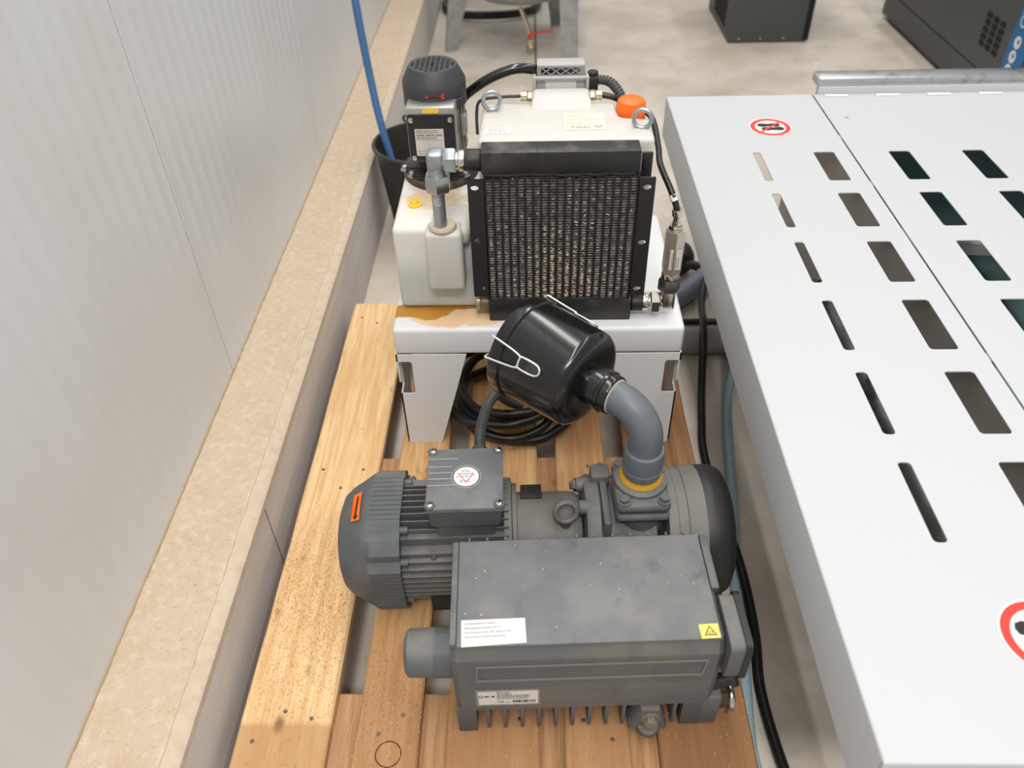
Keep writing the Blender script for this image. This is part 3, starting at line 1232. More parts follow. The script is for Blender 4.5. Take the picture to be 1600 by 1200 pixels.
b.plate([(-.02, -.0016), (-.012, -.0016), (-.004, -.0016), (.004, -.0016), (.010, -.0016), (.008, -.0042), (.014, -.0046), (.011, 0), (.014, .0046), (.008, .0042), (.010, .0016), (.004, .0016), (-.004, .0016), (-.012, .0016), (-.02, .0016)], [], oncowl, .0004, .0008)
b.build('rotation_arrow', 'red', cw, True, label='red rotation arrow')
b = MB().plate(rr(mx - .016, mx + .014, .7795, .7875, .002), [], lambda u, v, q: (u, my - .0832 - q, v), 0, .0003)
b.build('yellow_mark', 'yellow', tm, True, label='small yellow mark')
b = MB().box((mx + .047, my - .03, LZ + .085), (mx + .058, my + .0, .752), .002)
b.build('side_bracket', 'alu', tm, True)

# ================================================================== OIL COOLER
rd = thing('oil_cooler', 'black finned radiator with mounting strips standing in front of the tank', 'radiator', (.05, 1.228, SZ))
RX0, RX1, RY0, RY1 = -.083, .182, 1.206, 1.249
b = MB().box((RX0, RY0, .752), (RX1 - .003, RY1, .791), .003, 2)
b.build('top_header', 'blackdust', rd, True)
b = MB().box((RX0 + .002, RY0, SZ), (RX1 + .003, RY1, .497), .003, 2)
b.build('bottom_header', 'blackdust', rd, True)
b = MB()
for z, sg in ((.751, -1), (.498, 1)):
    pts = [(RX0 + .006 + k * .0125, RY0 + .0035 + rnd.uniform(-.001, .001), z + sg * rnd.uniform(0, .002)) for k in range(21)]
    b.tube(pts, .003, 8, sub=3)
    b.build('weld_bead', 'blackflat', rd, True)
    b = MB()
ncol = 19
pit = (.178 + .078) / ncol
tubeb = MB().box((-.0022, RY0 + .002, .497), (.0022, RY1 - .002, .752), .0008, 1)
finb = MB()
secs = []
nf = 50
hx = pit / 2 - .0021
for i in range(nf * 2 + 1):
    z = .498 + (.751 - .498) * i / (nf * 2)
    d = 0 if i % 2 else .005
    secs.append([(-hx, RY0 + .0045 + d, z), (hx, RY0 + .0045 + d, z)])
finb.loft(secs, False, closed=False)
t0 = f0 = None
for k in range(ncol + 1):
    x = -.078 + k * pit
    if t0 is None:
        t0 = tubeb.build('flat_tube', 'blackflat', rd, True)
        bx = t0.location.x
        t0.location.x = x
    else:
        share('flat_tube', t0, rd, (x, 0, 0))
    if k < ncol:
        xx = x + pit / 2
        if f0 is None:
            f0 = finb.build('fin_strip', 'fins', rd, True, ang=5)
            f0.location.x = xx
        else:
            share('fin_strip', f0, rd, (xx, 0, 0))
b = MB().box((-.077, RY1 - .012, .498), (.177, RY1 - .006, .751))
b.build('core_back', 'blackflat', rd, True)
b = MB()
for k in range(540):
    x = min(.172, max(-.07, rnd.gauss(.045, .055)))
    z = .505 + (.751 - .505) * min(.97, abs(rnd.gauss(.1, .33)))
    c = round((x + .078 - pit / 2) / pit)
    x = -.078 + pit / 2 + c * pit + rnd.uniform(-.0015, .0015)
    l, h = rnd.uniform(.0018, .0064), rnd.uniform(.0007, .0017)
    a = rnd.gauss(0, .35) if rnd.random() < .8 else rnd.uniform(0, PI)
    ca, sa = math.cos(a), math.sin(a)
    y = RY0 + .003
    b.raw([(x + u * ca - v2 * sa, y - .0006 * (u > 0), z + u * sa + v2 * ca) for u, v2 in ((-l / 2, -h / 2), (l / 2, -h / 2), (l / 2, h / 2), (-l / 2, h / 2))], [(0, 1, 2, 3)])
b.build('wood_chips', mat('wood_chip_tan', (.90, .78, .65), .8), rd, True, kind='stuff')


def strip(x0, x1, slots):
    b = MB()
    holes = []
    for (cx, cz, tp) in slots:
        holes.append([(cx + a, cz + c) for a, c in circ(0, 0, .0072, 14, .0052)])
    b.plate(rr(x0, x1, .508, .744, .0015, 2), holes, lambda u, v, q: (u, RY0 - .001 + q, v), .004, 0)
    xi = x1 if x0 < 0 else x0
    b.box((xi - .0015, RY0 - .001, .508), (xi + .0015, RY0 + .035, .744))
    return b.build('mounting_strip', 'blackflat', rd, True)


strip(-.107, -.078, [(-.095, .728, 0), (-.094, .627, 0), (-.092, .525, 0)])
b = MB()
b.cyl((-.081, 1.228, .481), (-.097, 1.228, .481), .0165, n=28, bev=.001)
b.build('blind_port', mat('tarnished_steel', (.50, .42, .32), .5, .5), rd, True)
b = MB().cyl((-.097, 1.228, .481), (-.106, 1.228, .481), .0175, n=28, bev=.0015)
b.build('port_plug', mat('tan_steel', (.66, .60, .52), .4, .6), rd, True)
b = MB().box((.186, 1.246, .722), (.204, 1.252, .768), .001)
b.cyl((.195, 1.246, .748), (.195, 1.240, .748), .006, n=14)
b.build('rear_bracket', 'blackflat', rd, True)
strip(.178, .206, [(.193, .726, 0), (.193, .62, 0), (.192, .522, 0)])

# upper left elbow fitting with its drop pipe
fy = 1.228
fit = thing('elbow_fitting', 'bright zinc elbow fitting with drop pipe from cooler top into float housing', 'pipe fitting', (-.158, fy, .64))
b = MB().cyl((-.0838, fy, .768), (-.110, fy, .768), .0185, n=28, bev=.001)
b.build('black_stub', 'blackflat', fit, True, label='black port stub')
b = MB()
b.cyl((-.110, fy, .768), (-.121, fy, .768), .0178, n=28, bev=.0015)
b.cyl((-.121, fy, .768), (-.125, fy, .768), .0145, n=24)
b.build('collar', 'chrome', fit, True)
b = MB()
hexnut(b, (-.1245, fy, .768), (-.1445, fy, .768), .0215, ph=PI / 6)
b.build('hex_nut', 'zinc', fit, True)
b = MB()
b.box((-.173, fy - .0155, .753), (-.145, fy + .0155, .786), .006, 3)
b.cyl((-.150, fy, .768), (-.144, fy, .768), .014, n=20)
b.lathe([(0, .0155), (.022, .0150)], (-.159, fy, .735), (0, 0, 1), 24)
b.build('elbow_body', 'zinc', fit, True)
b = MB()
hexnut(b, (-.1585, fy, .714), (-.1585, fy, .744), .0228, ph=PI / 6)
b.build('hex_nut', 'steel', fit, True)
b = MB().cyl((-.160, fy + .001, .6463), (-.160, fy, .713), .0115, n=24)
o = b.build('drop_pipe', 'zinc', fit, True)
b = MB()
for k in range(7):
    z = .690 + k * .0022
    w_ = rnd.uniform(.4, 1.0)
    secs = []
    for zz in (z, z + .0011):
        secs.append([(-.160 + .0118 * math.sin(a), fy - .0118 * math.cos(a), zz) for a in [(-.7 + 1.4 * w_ * i / 6) for i in range(7)]])
    b.loft(secs, False, closed=False)
b.build('printed_band', 'paper', o, True)

# lower right fitting with pressure switch
sw = thing('pressure_switch', 'hexagonal nickel pressure switch on an elbow at the cooler lower right', 'sensor', (.25, 1.215, .46))
sy = 1.222
b = MB().cyl((.1862, sy, .481), (.206, sy, .481), .0175, n=28, bev=.001)
b.build('black_stub', 'blackflat', sw, True, label='black port stub')
b = MB().cyl((.206, sy, .481), (.217, sy, .481), .0175, n=28, bev=.0015)
b.cyl((.217, sy, .481), (.221, sy, .481), .0135, n=24)
b.build('collar', 'chrome', sw, True)
b = MB()
hexnut(b, (.2205, sy, .481), (.2395, sy, .481), .021, ph=PI / 6)
b.build('hex_nut', 'chrome', sw, True)
b = MB().box((.2395, sy - .0135, .467), (.2665, sy + .0135, .512), .006, 3)
b.cyl((.237, sy, .481), (.245, sy, .481), .0135, n=20)
b.build('elbow_body', 'chrome', sw, True)
b = MB()
hexnut(b, (.2535, sy, .508), (.2535, sy, .535), .0205)
b.build('hex_nut', mat('dark_steel', (.45, .45, .45), .4, .9), sw, True)
b = MB()
b.lathe([(0, .014), (.002, .0165), (.010, .0165), (.012, .015)], (.2535, sy, .535), (0, 0, 1), 24)
b.build('thread_ring', 'chrome', sw, True)
b = MB()
hexnut(b, (.2535, sy, .545), (.2535, sy, .636), .0185, ph=PI / 6)
body = b.build('switch_body', mat('satin_nickel', (.74, .71, .66), .34, .75), sw, True)
b = MB().box((.2535 - .0085, sy - .0168, .562), (.2535 + .0125, sy - .0163, .604))
lb = b.build('switch_label', 'greylabel', body, True)
b = MB()
for k, v_ in enumerate((.2485, .2515, .2545, .2575, .2605)):
    r_ = random.Random(k)
    l = r_.uniform(.02, .034)
    b.raw([(v_, sy - .0172, .565), (v_ + .0009, sy - .0172, .565), (v_ + .0009, sy - .0172, .565 + l), (v_, sy - .0172, .565 + l)], [(0, 1, 2, 3)])
b.build('fine_print', 'greyink', lb, True)
b = MB()
hexnut(b, (.2525, sy, .636), (.2525, sy, .644), .0125)
b.cyl((.2525, sy, .644), (.2525, sy, .652), .0075, n=18)
b.tube([(.2525, sy, .650), (.2525, sy, .660), (.2520, sy - .001, .667)], .0068, 14)
b.lathe([(0, .0088), (.009, .0092), (.013, .0085)], (.2515, sy - .001, .664), (-.1, -.0, 1), 16)
b.build('cable_plug', 'chrome', sw, True)

# ================================================================== VACUUM PUMP
TH = math.radians(2.2)
vp = thing('vacuum_pump', 'dark grey rotary vane vacuum pump with motor and exhaust box on the pallet', 'pump', (-.122, .555, PZ + .001), TH)
AY, AZ = .285, .12

# exhaust box
b = MB()
y0, y1, x0, x1 = 0, .183, .006, .385
pr = [(.004, .066), (0, .074), (0, .214), (.014, .236), (.182, .236), (.183, .20), (.176, .066)]
secs = []
for x, ins in ((x0, .006), (x0 + .008, 0), (x1 - .008, 0), (x1, .006)):
    cyy, czz = .09, .15
    secs.append([(x, cyy + (y - cyy) * (1 - ins / .09), czz + (z - czz) * (1 - ins / .085)) for y, z in pr])
b.loft(secs)
eb_ = b.build('exhaust_box', 'pumpfront', vp, ang=25)
b = MB()  # lid plate on top with a raised rim at the left
b.box((.016, .008, .236), (.379, .184, .2405), .002, 2)
lid = b.build('lid', 'pumplid', vp)
b = MB()
r_ = random.Random(8)
for k in range(15):
    x, y, q = r_.uniform(.02, .375), r_.uniform(.015, .18), r_.uniform(.0004, .0009)
    b.box((x - q, y - q * r_.uniform(.5, 2.2), .2405), (x + q, y + q, .2405 + q))
b.build('crumb', 'dust', lid, kind='stuff')
b = MB().box((.006, .012, .228), (.0155, .184, .2395), .002)
b.build('lid_edge', 'pump', vp)
b = MB().box((.380, .088, .225), (.392, .184, .240), .002)
b.build('lid_hook', 'pump', vp)
b = MB()
for k in range(13):
    x = .03 + k * .0272
    b.box((x, .1835, .228), (x + .003, .1885, .2425), .0008)
b.build('rear_lug', 'pump', vp, kind='stuff')
b = MB()  # recessed panel outline on the front
fr = lambda u, v, q: (u, -q, v)
b.plate([(.038, .160), (.360, .160), (.364, .200), (.041, .200)], [[(.0405, .163), (.3575, .163), (.3605, .1985), (.0435, .1985)]], fr, 0, .0022)
b.build('front_frame', mat('dusty_ridge', (.45, .43, .39), .7), vp)
b = MB().box((.034, .022, .036), (.346, .165, .075), .004)
b.build('sump', 'pump', vp)
fb = MB().box((-.0028, 0, .006), (.0026, .16, .070), .0006)
f0 = None
for k in range(12):
    x = .052 + k * .0257
    if f0 is None:
        f0 = fb.build('bottom_fin', 'pump', vp)
        f0.location = (x, .004, 0)
    else:
        share('bottom_fin', f0, vp, (x, .004, 0))
for xa, xb in ((.006, .034), (.345, .374)):
    b = MB()
    secs = []
    for z, d in ((0, .003), (.004, 0), (.075, -.001)):
        secs.append([(xa + d, .002 + d, z), (xb - d, .002 + d, z), (xb - d, .165, z), (xa + d, .165, z)])
    b.loft(secs)
    b.build('foot', 'pump', vp)
# drain boss
b = MB()
secs = []
for y, sc_ in ((-.006, .92), (-.002, 1), (.022, 1)):
    secs.append([(.295 - .030 * sc_, y, .010), (.295 + .030 * sc_, y, .010), (.295 + .014 * sc_, y, .066), (.295 - .014 * sc_, y, .066)])
b.loft(secs)
b.build('drain_boss', 'pump', vp)
b = MB()
b.cyl((.295, -.004, .006), (.295, -.004, .020), .0165, n=24, bev=.002)
b.build('drain_lug', 'pump', vp)
b = MB()
b.cyl((.296, -.005, .043), (.296, -.009, .043), .0145, n=20)
hexnut(b, (.296, -.008, .043), (.296, -.018, .043), .0105)
b.build('drain_plug', mat('dusty_plug', (.46, .43, .37), .8), vp)
# left exhaust stub
b = MB()
b.lathe([(0, .024), (.002, .030), (.006, .0345), (.045, .0355), (.046, .034), (.075, .034)], (-.066, .052, .152), (1, 0, 0), 36)
b.build('exhaust_cap', 'pump', vp, label='round grey exhaust cap')
b = MB().lathe([(0, .0365), (.026, .0365)], (-.022, .052, .152), (1, 0, 0), 36)
b.build('cap_collar', 'fan', vp)
# right end cover
b = MB()
b.plate(rr(-.012, .078, .165, .246, .012), [], lambda u, v, q: (.386 + q, u, v), 0, .020)
b.build('end_flange', 'pump', vp)
b = MB()
b.plate(rr(-.014, .082, .160, .250, .014), [], lambda u, v, q: (.406 + q, u, v), 0, .009)
b.build('end_plate', 'blackflat', vp, label='black end plate')
b = MB()
b.box((.372, .0, .004), (.402, .12, .085), .006, 2)
b.build('sump_block', 'pump', vp)
b = MB().torus((.420, .022, .050), (1, 0, 0), .0185, .0052, 28, 10)
b.build('sight_glass_ring', 'chrome', vp, label='bright sight glass ring')
b = MB().lathe([(0, .018), (.018, .018)], (.402, .022, .050), (1, 0, 0), 22)
b.build('sight_glass', mat('amber_glass', (.25, .19, .13), .15), vp)
b = MB().cyl((.385, .02, .095), (.412, .02, .108), .011, n=16)
b.cyl((.412, .02, .108), (.420, .02, .112), .0145, n=16)
b.build('filler_plug', 'blackflat', vp)
# stickers
b = MB().plate([(.023, .007), (.112, .011), (.111, .049), (.022, .048)], [], lambda u, v, q: (u, v, .2408 + q), 0, .0003)
o = b.build('notice_sticker', 'paper', vp)
b = MB()
for k, tx in enumerate(('Zur Inbetriebnahme \u00d6l auff\u00fcllen', 'Before beginning of operation fill in oil', "Avant de mise en service y faire verser de l'huile", 'Antes de puesta en marcha rellenar aceite')):
    vv, ff = text_mb(tx, .0041, lambda u, v, k=k: (.027 + u * .80, .0405 - k * .0068 + v + u * .02, .2416))
    b.raw(vv, ff)
b.build('printed_text', 'ink', o, ang=180)
b = MB().plate([(.3625, .004), (.388, .005), (.388, .0265), (.3615, .0255)], [], lambda u, v, q: (u - .012, v + .004, .2408 + q), 0, .0003)
o = b.build('hot_surface_sticker', 'yellowlabel', vp, label='yellow hot surface warning sticker')
b = MB()
zz = lambda u, v, q: (u - .012, v + .004, .2412 + q)
b.plate([(.3665, .0085), (.3845, .0085), (.3755, .0235)], [[(.3689, .0099), (.3755, .0209), (.3821, .0099)]], zz, 0, .0002)
for u in (.3725, .3755, .3785):
    b.plate([(u - .0005, .0125), (u + .0005, .0125), (u + .0005, .0165 - abs(u - .3755) * .5), (u - .0005, .0165 - abs(u - .3755) * .5)], [], zz, 0, .0002)
b.plate([(.371, .011), (.38, .011), (.38, .0117), (.371, .0117)], [], zz, 0, .0002)
b.build('warning_triangle', 'ink', o)
b = MB().plate(rr(.036, .130, .088, .134, .001), [], lambda u, v, q: (u, -.0002 - q, v), 0, .001)
b.build('plate_frame', mat('dusty_plate_frame', (.50, .47, .44), .6), vp)
b = MB().plate(rr(.040, .127, .093, .131, .001), [], lambda u, v, q: (u, -.0013 - q, v), 0, .0004)
o = b.build('name_plate', 'greylabel', vp)
b = MB()
fn = lambda u, v: (u, -.0021, v)
rows_of_ink(b, .067, .092, [.1285, .1235], .0016, fn, seed=21, words=3)
rows_of_ink(b, .067, .116, [.1195, .1155, .111], .0014, fn, seed=22, words=6)
b.plate(circ(.044, .1175, .0035, 14), [circ(.044, .1175, .0026, 14)], lambda u, v, q: (u, -.0018 - q, v), 0, .0003)
rows_of_ink(b, .049, .064, [.1175], .0034, fn, seed=23, words=3, full=True)
vv, ff = text_mb('CE', .0085, lambda u, v: (.067 + u, -.0021, .0985 + v))
b.raw(vv, ff)
rows_of_ink(b, .080, .0865, [.0995], .0016, fn, seed=26, words=2)
r_ = random.Random(5)
u = .090
while u < .122:
    d = r_.choice((.0005, .001, .0016))
    b.raw([fn(u, .098), fn(u + d, .098), fn(u + d, .106), fn(u, .106)], [(0, 1, 2, 3)])
    u += d + r_.choice((.0006, .001))
b.build('printed_text', 'ink', o, ang=180)


# motor -----------------------------------------------------------------
def ring_pts(x, fnr, n=None):
    return [(x, AY + r * math.cos(a), AZ + r * math.sin(a)) for a, r in fnr]


def octo(scale=1.0, rnd_=0.0):
    """section of the fan cowl: ribbed flats top/front/bottom/back, raised facets on the corners"""
    out = []
    for q in range(4):
        c = q * 90
        for da, r in ((-24, .113), (-12, .1055), (0, .1032), (12, .1055), (24, .113), (33, .1085), (39, .1165), (45, .1158), (51, .1165), (57, .1085)):
            r2_ = r * (1 - rnd_) + .1085 * rnd_
            out.append((math.radians(c + da), r2_ * scale))
    return out


b = MB()
secs = []
for x, s, rd_ in ((-.191, .38, 1), (-.1895, .58, 1), (-.183, .73, 1), (-.170, .84, 1), (-.150, .945, .9), (-.138, .99, .45), (-.130, 1, 0), (-.082, 1, 0)):
    secs.append(ring_pts(x, octo(s, rd_)))
b.loft(secs)
fc = b.build('fan_cover', 'fan', vp, ang=24)
rib = MB().box((-.131, -.0007, .1028), (-.083, .0007, .1068))
for q in range(4):
    for k in range(-4, 5):
        r_ = MB()
        rr_ = Matrix.Rotation(q * PI / 2, 3, 'X')
        h = .1024
        r_.box((-.134 + abs(k) * .0008, k * .0098 - .0008, h - .006), (-.0825, k * .0098 + .0008, h + .0018))
        r_.xf(lambda p: rr_ @ p + Vector((0, AY, AZ)))
        r_.build('cover_rib', 'fan', fc)
b = MB()


def oncov(u, v, q):
    a = math.radians(122) - u / .1
    r = .0992 + v * -.42 + q
    x = -.1520 + v
    return (x, AY + r * math.cos(a), AZ + r * math.sin(a))


def arcband(u0, u1, v0, v1, n=8):
    return [(u0 + (u1 - u0) * k / n, v0) for k in range(n + 1)] + [(u0 + (u1 - u0) * k / n, v1) for k in range(n, -1, -1)]


def oncov2(u, v, q):
    # follows the dome of the cowl between x=-.165 and -.145
    a = math.radians(85) + u / .1
    x = -.155 + v
    r = .1012 + v * .60 + q + .0012
    return (x, AY + r * math.cos(a), AZ + r * math.sin(a))


b.plate(arcband(-.008, .044, -.0075, .0075), [], oncov2, 0, .0006)
o = b.build('arrow_sticker', 'orange', fc, label='orange rotation arrow sticker')
b = MB()
b.plate([(-.0, -.0005), (.036, -.002), (.036, .002), (-.0, .002)], [], oncov2, .0008, .0012)
b.plate([(.036, -.005), (.036, .005), (.0425, .0)], [], oncov2, .0008, .0012)
b.build('arrow', 'ink', o)

b = MB()
b.cyl((-.084, AY, AZ), (.10, AY, AZ), .078, n=40)
b.build('motor_body', 'pump', vp)
L0, L1 = -.083, .092
for q, ks in ((0, range(-4, 5)), (1, range(-4, 4)), (2, range(-4, 5)), (3, range(-4, 5))):
    R_ = Matrix.Rotation((q - 1) * -PI / 2 if False else (q - 1) * PI / 2, 3, 'X')
    for k in ks:
        off = k * .0125
        h = math.sqrt(max(0, .101 ** 2 - off ** 2))
        b = MB().box((L0, off - .0013, .055), (L1, off + .0013, min(.099, h)), .0006, 1)
        b.xf(lambda p: R_ @ p + Vector((0, AY, AZ)))
        b.build('cooling_fin', 'pump', vp)
for q in range(4):
    R_ = Matrix.Rotation(math.radians(45 + 90 * q - 90), 3, 'X')
    b = MB()
    pr = [(-.079, .048), (-.079, .061), (-.062, .061), (-.062, .078), (-.050, .078), (-.030, .06), (-.06, .03)]
    b.loft([[(x, p, r) for p, r in reversed(pr)] for x in (L0, L1)])
    R2 = Matrix.Rotation(math.radians(90 * q), 3, 'X')
    b.xf(lambda p: R2 @ p + Vector((0, AY, AZ)))
    o = b.build('corner_pad', 'pump', vp, ang=20)
    for s in (-.0255, .0255):
        b = MB()
        b.plate(circ(0, 0, .0064, 14), [circ(0, 0, .003, 10)], lambda u, v, q: (-.07 - q, s + u, .0965 + v), 0, .015)
        b.xf(lambda p: R_ @ p + Vector((0, AY, AZ)))
        b.build('lug', 'fan', o)
    for x in (-.03, .055):
        b = MB().box((x - .0045, -.0242, .080), (x + .0045, -.008, .0968), .003)
        b.xf(lambda p: R_ @ p + Vector((0, AY, AZ)))
        b.build('bolt_slot', 'conduit', o)
b = MB().plate(rr(-.040, .03, -.028, .012, .002), [], lambda u, v, q: (u, AY - .1005 - q, AZ - .035 + v), 0, .0015)
o = b.build('motor_plate', 'ink', vp, label='black motor rating plate')
b = MB()
fn = lambda u, v: (u, AY - .1025, v)
for k in range(6):
    rows_of_ink(b, -.037, .027, [AZ - .028 - k * .0055], .0012, fn, seed=30 + k, words=7, full=True)
b.build('plate_print', mat('plate_grey_print', (.42, .41, .38), .5, .5), o)
# end ring and bell
b = MB()
b.lathe([(0, .098), (.012, .098), (.014, .0885), (.020, .0885), (.0215, .087)], (.084, AY, AZ), (1, 0, 0), 44)
b.build('end_shield', 'pump', vp)
b = MB()
b.lathe([(0, .0735), (.085, .0725), (.098, .071), (.108, .064), (.110, .055)], (.104, AY, AZ), (1, 0, 0), 40)
b.build('bell_housing', 'pump', vp)
b = MB().box((.112, AY + .02, AZ + .064), (.148, AY + .05, AZ + .0735), .002)
b.build('window_cover', 'blackflat', vp)
b = MB()
for x, yy in ((.098, .205), (.128, .212)):
    b.cyl((x, yy, .14), (x, yy, .172), .0115, n=18)
b.build('mount_boss', 'pump', vp)
# eye bolt
b = MB()
b.torus((.184, .253, .2165), Vector((.10, -1, .42)), .0172, .0050, 32, 10)
b.cyl((.184, .257, .176), (.184, .255, .199), .0105, .0095, n=18)
b.build('eye_bolt', 'pump', vp)

# pump stage
b = MB()
b.lathe([(0, .05), (.004, .096), (.010, .100), (.026, .100), (.030, .09), (.034, .086), (.116, .086)], (.214, AY, AZ), (1, 0, 0), 44)
b.build('pump_cylinder', 'pump', vp)
for a in (20, 62, 100, 140, 190, 230, 280, 330):
    x, c, s = .210, math.cos(math.radians(a)), math.sin(math.radians(a))
    b = MB().cyl((.206, AY + .088 * c, AZ + .088 * s), (.232, AY + .088 * c, AZ + .088 * s), .0125, n=14, bev=.002)
    hexnut(b, (.200, AY + .088 * c, AZ + .088 * s), (.208, AY + .088 * c, AZ + .088 * s), .008)
    b.build('cover_bolt', 'pump', vp)
b = MB()
for k in range(5):
    x = .244 + k * .004
b.box((.243, AY - .06, AZ + .02), (.256, AY + .075, AZ + .098), .005, 2)
b.box((.230, AY + .03, AZ + .07), (.262, AY + .062, AZ + .108), .005, 2)
b.build('cover_rib', 'pump', vp)
b = MB().tube([(.232, .20, .14), (.236, .205, .178), (.248, .215, .19), (.275, .222, .192)], .0045, 10)
b.build('oil_line', 'pump', vp)
# inlet flange tower
b = MB()
b.lathe([(0, .047), (.05, .043), (.075, .040), (.082, .040)], (.305, .276, .15), (0, 0, 1), 32)
b.build('inlet_neck', 'pump', vp)
b = MB()
b.box((.262, .226, .216), (.347, .326, .232), .008, 3)
b.build('inlet_lower_flange', 'pump', vp)
b = MB()
b.box((.262, .228, .2335), (.347, .326, .2545), .009, 3)
b.lathe([(0, .043), (.010, .042), (.013, .038)], (.305, .284, .25), (0, 0, 1), 32)
b.build('inlet_flange', 'pump', vp)
for x in (.274, .336):
    for y in (.240, .315):
        b = MB()
        b.cyl((x, y, .2545), (x, y, .2565), .0115, n=18)
        hexnut(b, (x, y, .2565), (x, y, .2635), .0085, ph=.3)
        b.build('flange_bolt', 'zinc' if False else 'pump', vp)
b = MB()
b.lathe([(0, .033), (.004, .0352), (.009, .033)], (.305, .285, .261), (0, 0, 1), 28)
b.build('thread_sealant', 'sealant', vp, label='ochre thread sealant ring')
# big end cover
b = MB()
b.lathe([(0, .098), (.001, .109), (.016, .1105), (.018, .1085), (.032, .109), (.034, .111), (.062, .111)], (.346, AY, AZ), (1, 0, 0), 56)
b.build('cooling_shroud', mat('dusty_brown_grey', (.43, .42, .40), .6, var=(9, (.37, .365, .35), .45, .7)), vp)
b = MB()
b.lathe([(0, .1105), (.010, .1115), (.030, .1105), (.042, .104), (.048, .092), (.050, .06)], (.408, AY, AZ), (1, 0, 0), 56)
b.build('shroud_cap', 'blackflat', vp, label='black end cap of the shroud')
b = MB().lathe([(0, .0062), (.002, .006), (.003, .004)], (.362, AY - .079, AZ + .077), (0, -.71, .70), 12)
b.build('screw', 'chrome', vp, label='bright screw')
b = MB().cyl((.335, AY, AZ), (.35, AY, AZ), .07, n=24)
b.build('shaft_cover', 'vent', vp)
b = MB()
b.box((.22, .24, 0), (.34, .33, .04), .004)
b.box((-.03, .255, 0), (.06, .315, .03), .003)
b.build('pump_foot', 'pump', vp)
# terminal box
b = MB()
secs = []
for z, d in ((.200, .012), (.226, .012), (.232, .003), (.271, 0)):
    secs.append([(u, v, z) for u, v in rr(-.033 + d, .083 - d, .217 + d * .8, .339 - d, .006)])
b.loft(secs)
tbx = b.build('terminal_box', 'fan', vp)
b = MB()
secs = []
for z, d in ((.2715, 0), (.279, 0), (.281, .002)):
    secs.append([(u, v, z) for u, v in rr(-.035 + d, .085 - d, .215 + d, .341 - d, .005)])
b.loft(secs)
tl = b.build('terminal_lid', 'pumplid', vp)
b = MB()
for v_ in (.3155, .299, .286, .2735, .260, .2475)[0:5]:
    b.box((-.033, v_, .2800), (.004 - .010 * (v_ in (.3155, .260)) * -1, v_ + .0017, .2824))
b.torus((.027, .2785, .2812), (0, 0, 1), .0235, .0009, 36, 6)
b.build('lid_ridge', mat('ridge_grey', (.58, .58, .57), .6), vp)
for x, y in ((-.028, .334), (.078, .334), (-.028, .222), (.078, .222)):
    b = MB()
    b.cyl((x, y, .279), (x, y, .2825), .0088, n=16, bev=.001, mi=1)
    b.lathe([(0, .0056), (.002, .0054), (.0034, .003)], (x, y, .2822), (0, 0, 1), 14, mi=0)
    b.box((x - .004, y - .0007, .2852), (x + .004, y + .0007, .2860), mi=2)
    b.box((x - .0007, y - .004, .2852), (x + .0007, y + .004, .2860), mi=2)
    b.build('lid_screw', ['chrome', 'fan', 'vent'], tl)
b = MB().plate(circ(.027, .2785, .0198, 36), [], lambda u, v, q: (u, v, .2812 + q), 0, .0004)
o = b.build('wiring_sticker', 'paper', vp, label='round white sticker with red triangle')
b = MB()
zz = lambda u, v, q: (.027 + u, .2785 + v, .2817 + q)
b.plate([(-.0135, .0068), (.0135, .0068), (0, -.0135)], [[(-.0112, .0055), (0, -.011), (.0112, .0055)]], zz, 0, .0002)
b.build('red_triangle', 'red', o)
b = MB()
fn = lambda u, v: (.027 + u, .2785 + v, .2820)
rows_of_ink(b, -.008, .008, [.0135, .0105], .0011, fn, seed=41, words=3)
rows_of_ink(b, -.016, .016, [.002, -.001], .0011, fn, seed=42, words=6)
rows_of_ink(b, -.011, .011, [-.0085, -.0115], .0011, fn, seed=43, words=4)
b.build('fine_print', 'greyink', o)
b = MB()
b.cyl((.046, .335, .252), (.046, .352, .252), .0125, n=12)
hexnut(b, (.046, .350, .252), (.046, .364, .254), .0155)
b.build('cable_gland', 'blackflat', vp)


def PW(p):
    return tuple(WM[vp.name] @ Vector(p))


b = MB().tube([PW((.046, .362, .254)), PW((.048, .40, .262)), PW((.060, .46, .262)), PW((.075, .52, .235)), PW((.085, .58, .17)), PW((.10, .66, .08)), PW((.12, .70, .035))], .0088, 12, ribs=(.0042, .0009))
tag(b.build('corrugated_cable', 'conduit'), 'grey corrugated cable rising from the terminal box towards the cable coil', 'cable')

# ================================================================== AIR FILTER
af = thing('air_filter', 'black glossy canister air filter with wire clips on a grey pipe bend', 'air filter', PW((.306, .288, .27)))
ELB = Vector(PW((.306, .286, .397)))
dxy = (Vector(PW((.306 - .74, .286 + .673, .397))) - ELB).normalized()
dv = Vector((dxy.x, dxy.y, .02)).normalized()
up = Vector((0, 0, 1))
Rb = .052
A0 = ELB - up * Rb
pts = [Vector(PW((.306, .286, .285))), Vector(PW((.306, .286, .31)))]
arc = []
for k in range(13):
    a = PI / 2 * k / 12
    arc.append(A0 + dv * Rb * (1 - math.cos(a)) + up * Rb * math.sin(a))
path = pts + arc + [arc[-1] + dv * .03]
b = MB().tube(path, .0262, 32, smooth=False)
pipe = b.build('pipe_bend', 'pvc', af, True)
b = MB()
c0 = PW((.306, .286, .2708))
b.lathe([(0, .026), (.003, .030), (.012, .0315), (.050, .0315), (.054, .0305), (.056, .0265)], c0, (0, 0, 1), 32)
b.lathe([(.0, .030), (.001, .0325), (.006, .0325), (.007, .030)], Vector(c0) + Vector((0, 0, .012)), (0, 0, 1), 32)
b.build('pipe_socket', 'pvc', af, True)
E1 = arc[-1]


def axp(s):
    return ELB + dv * s


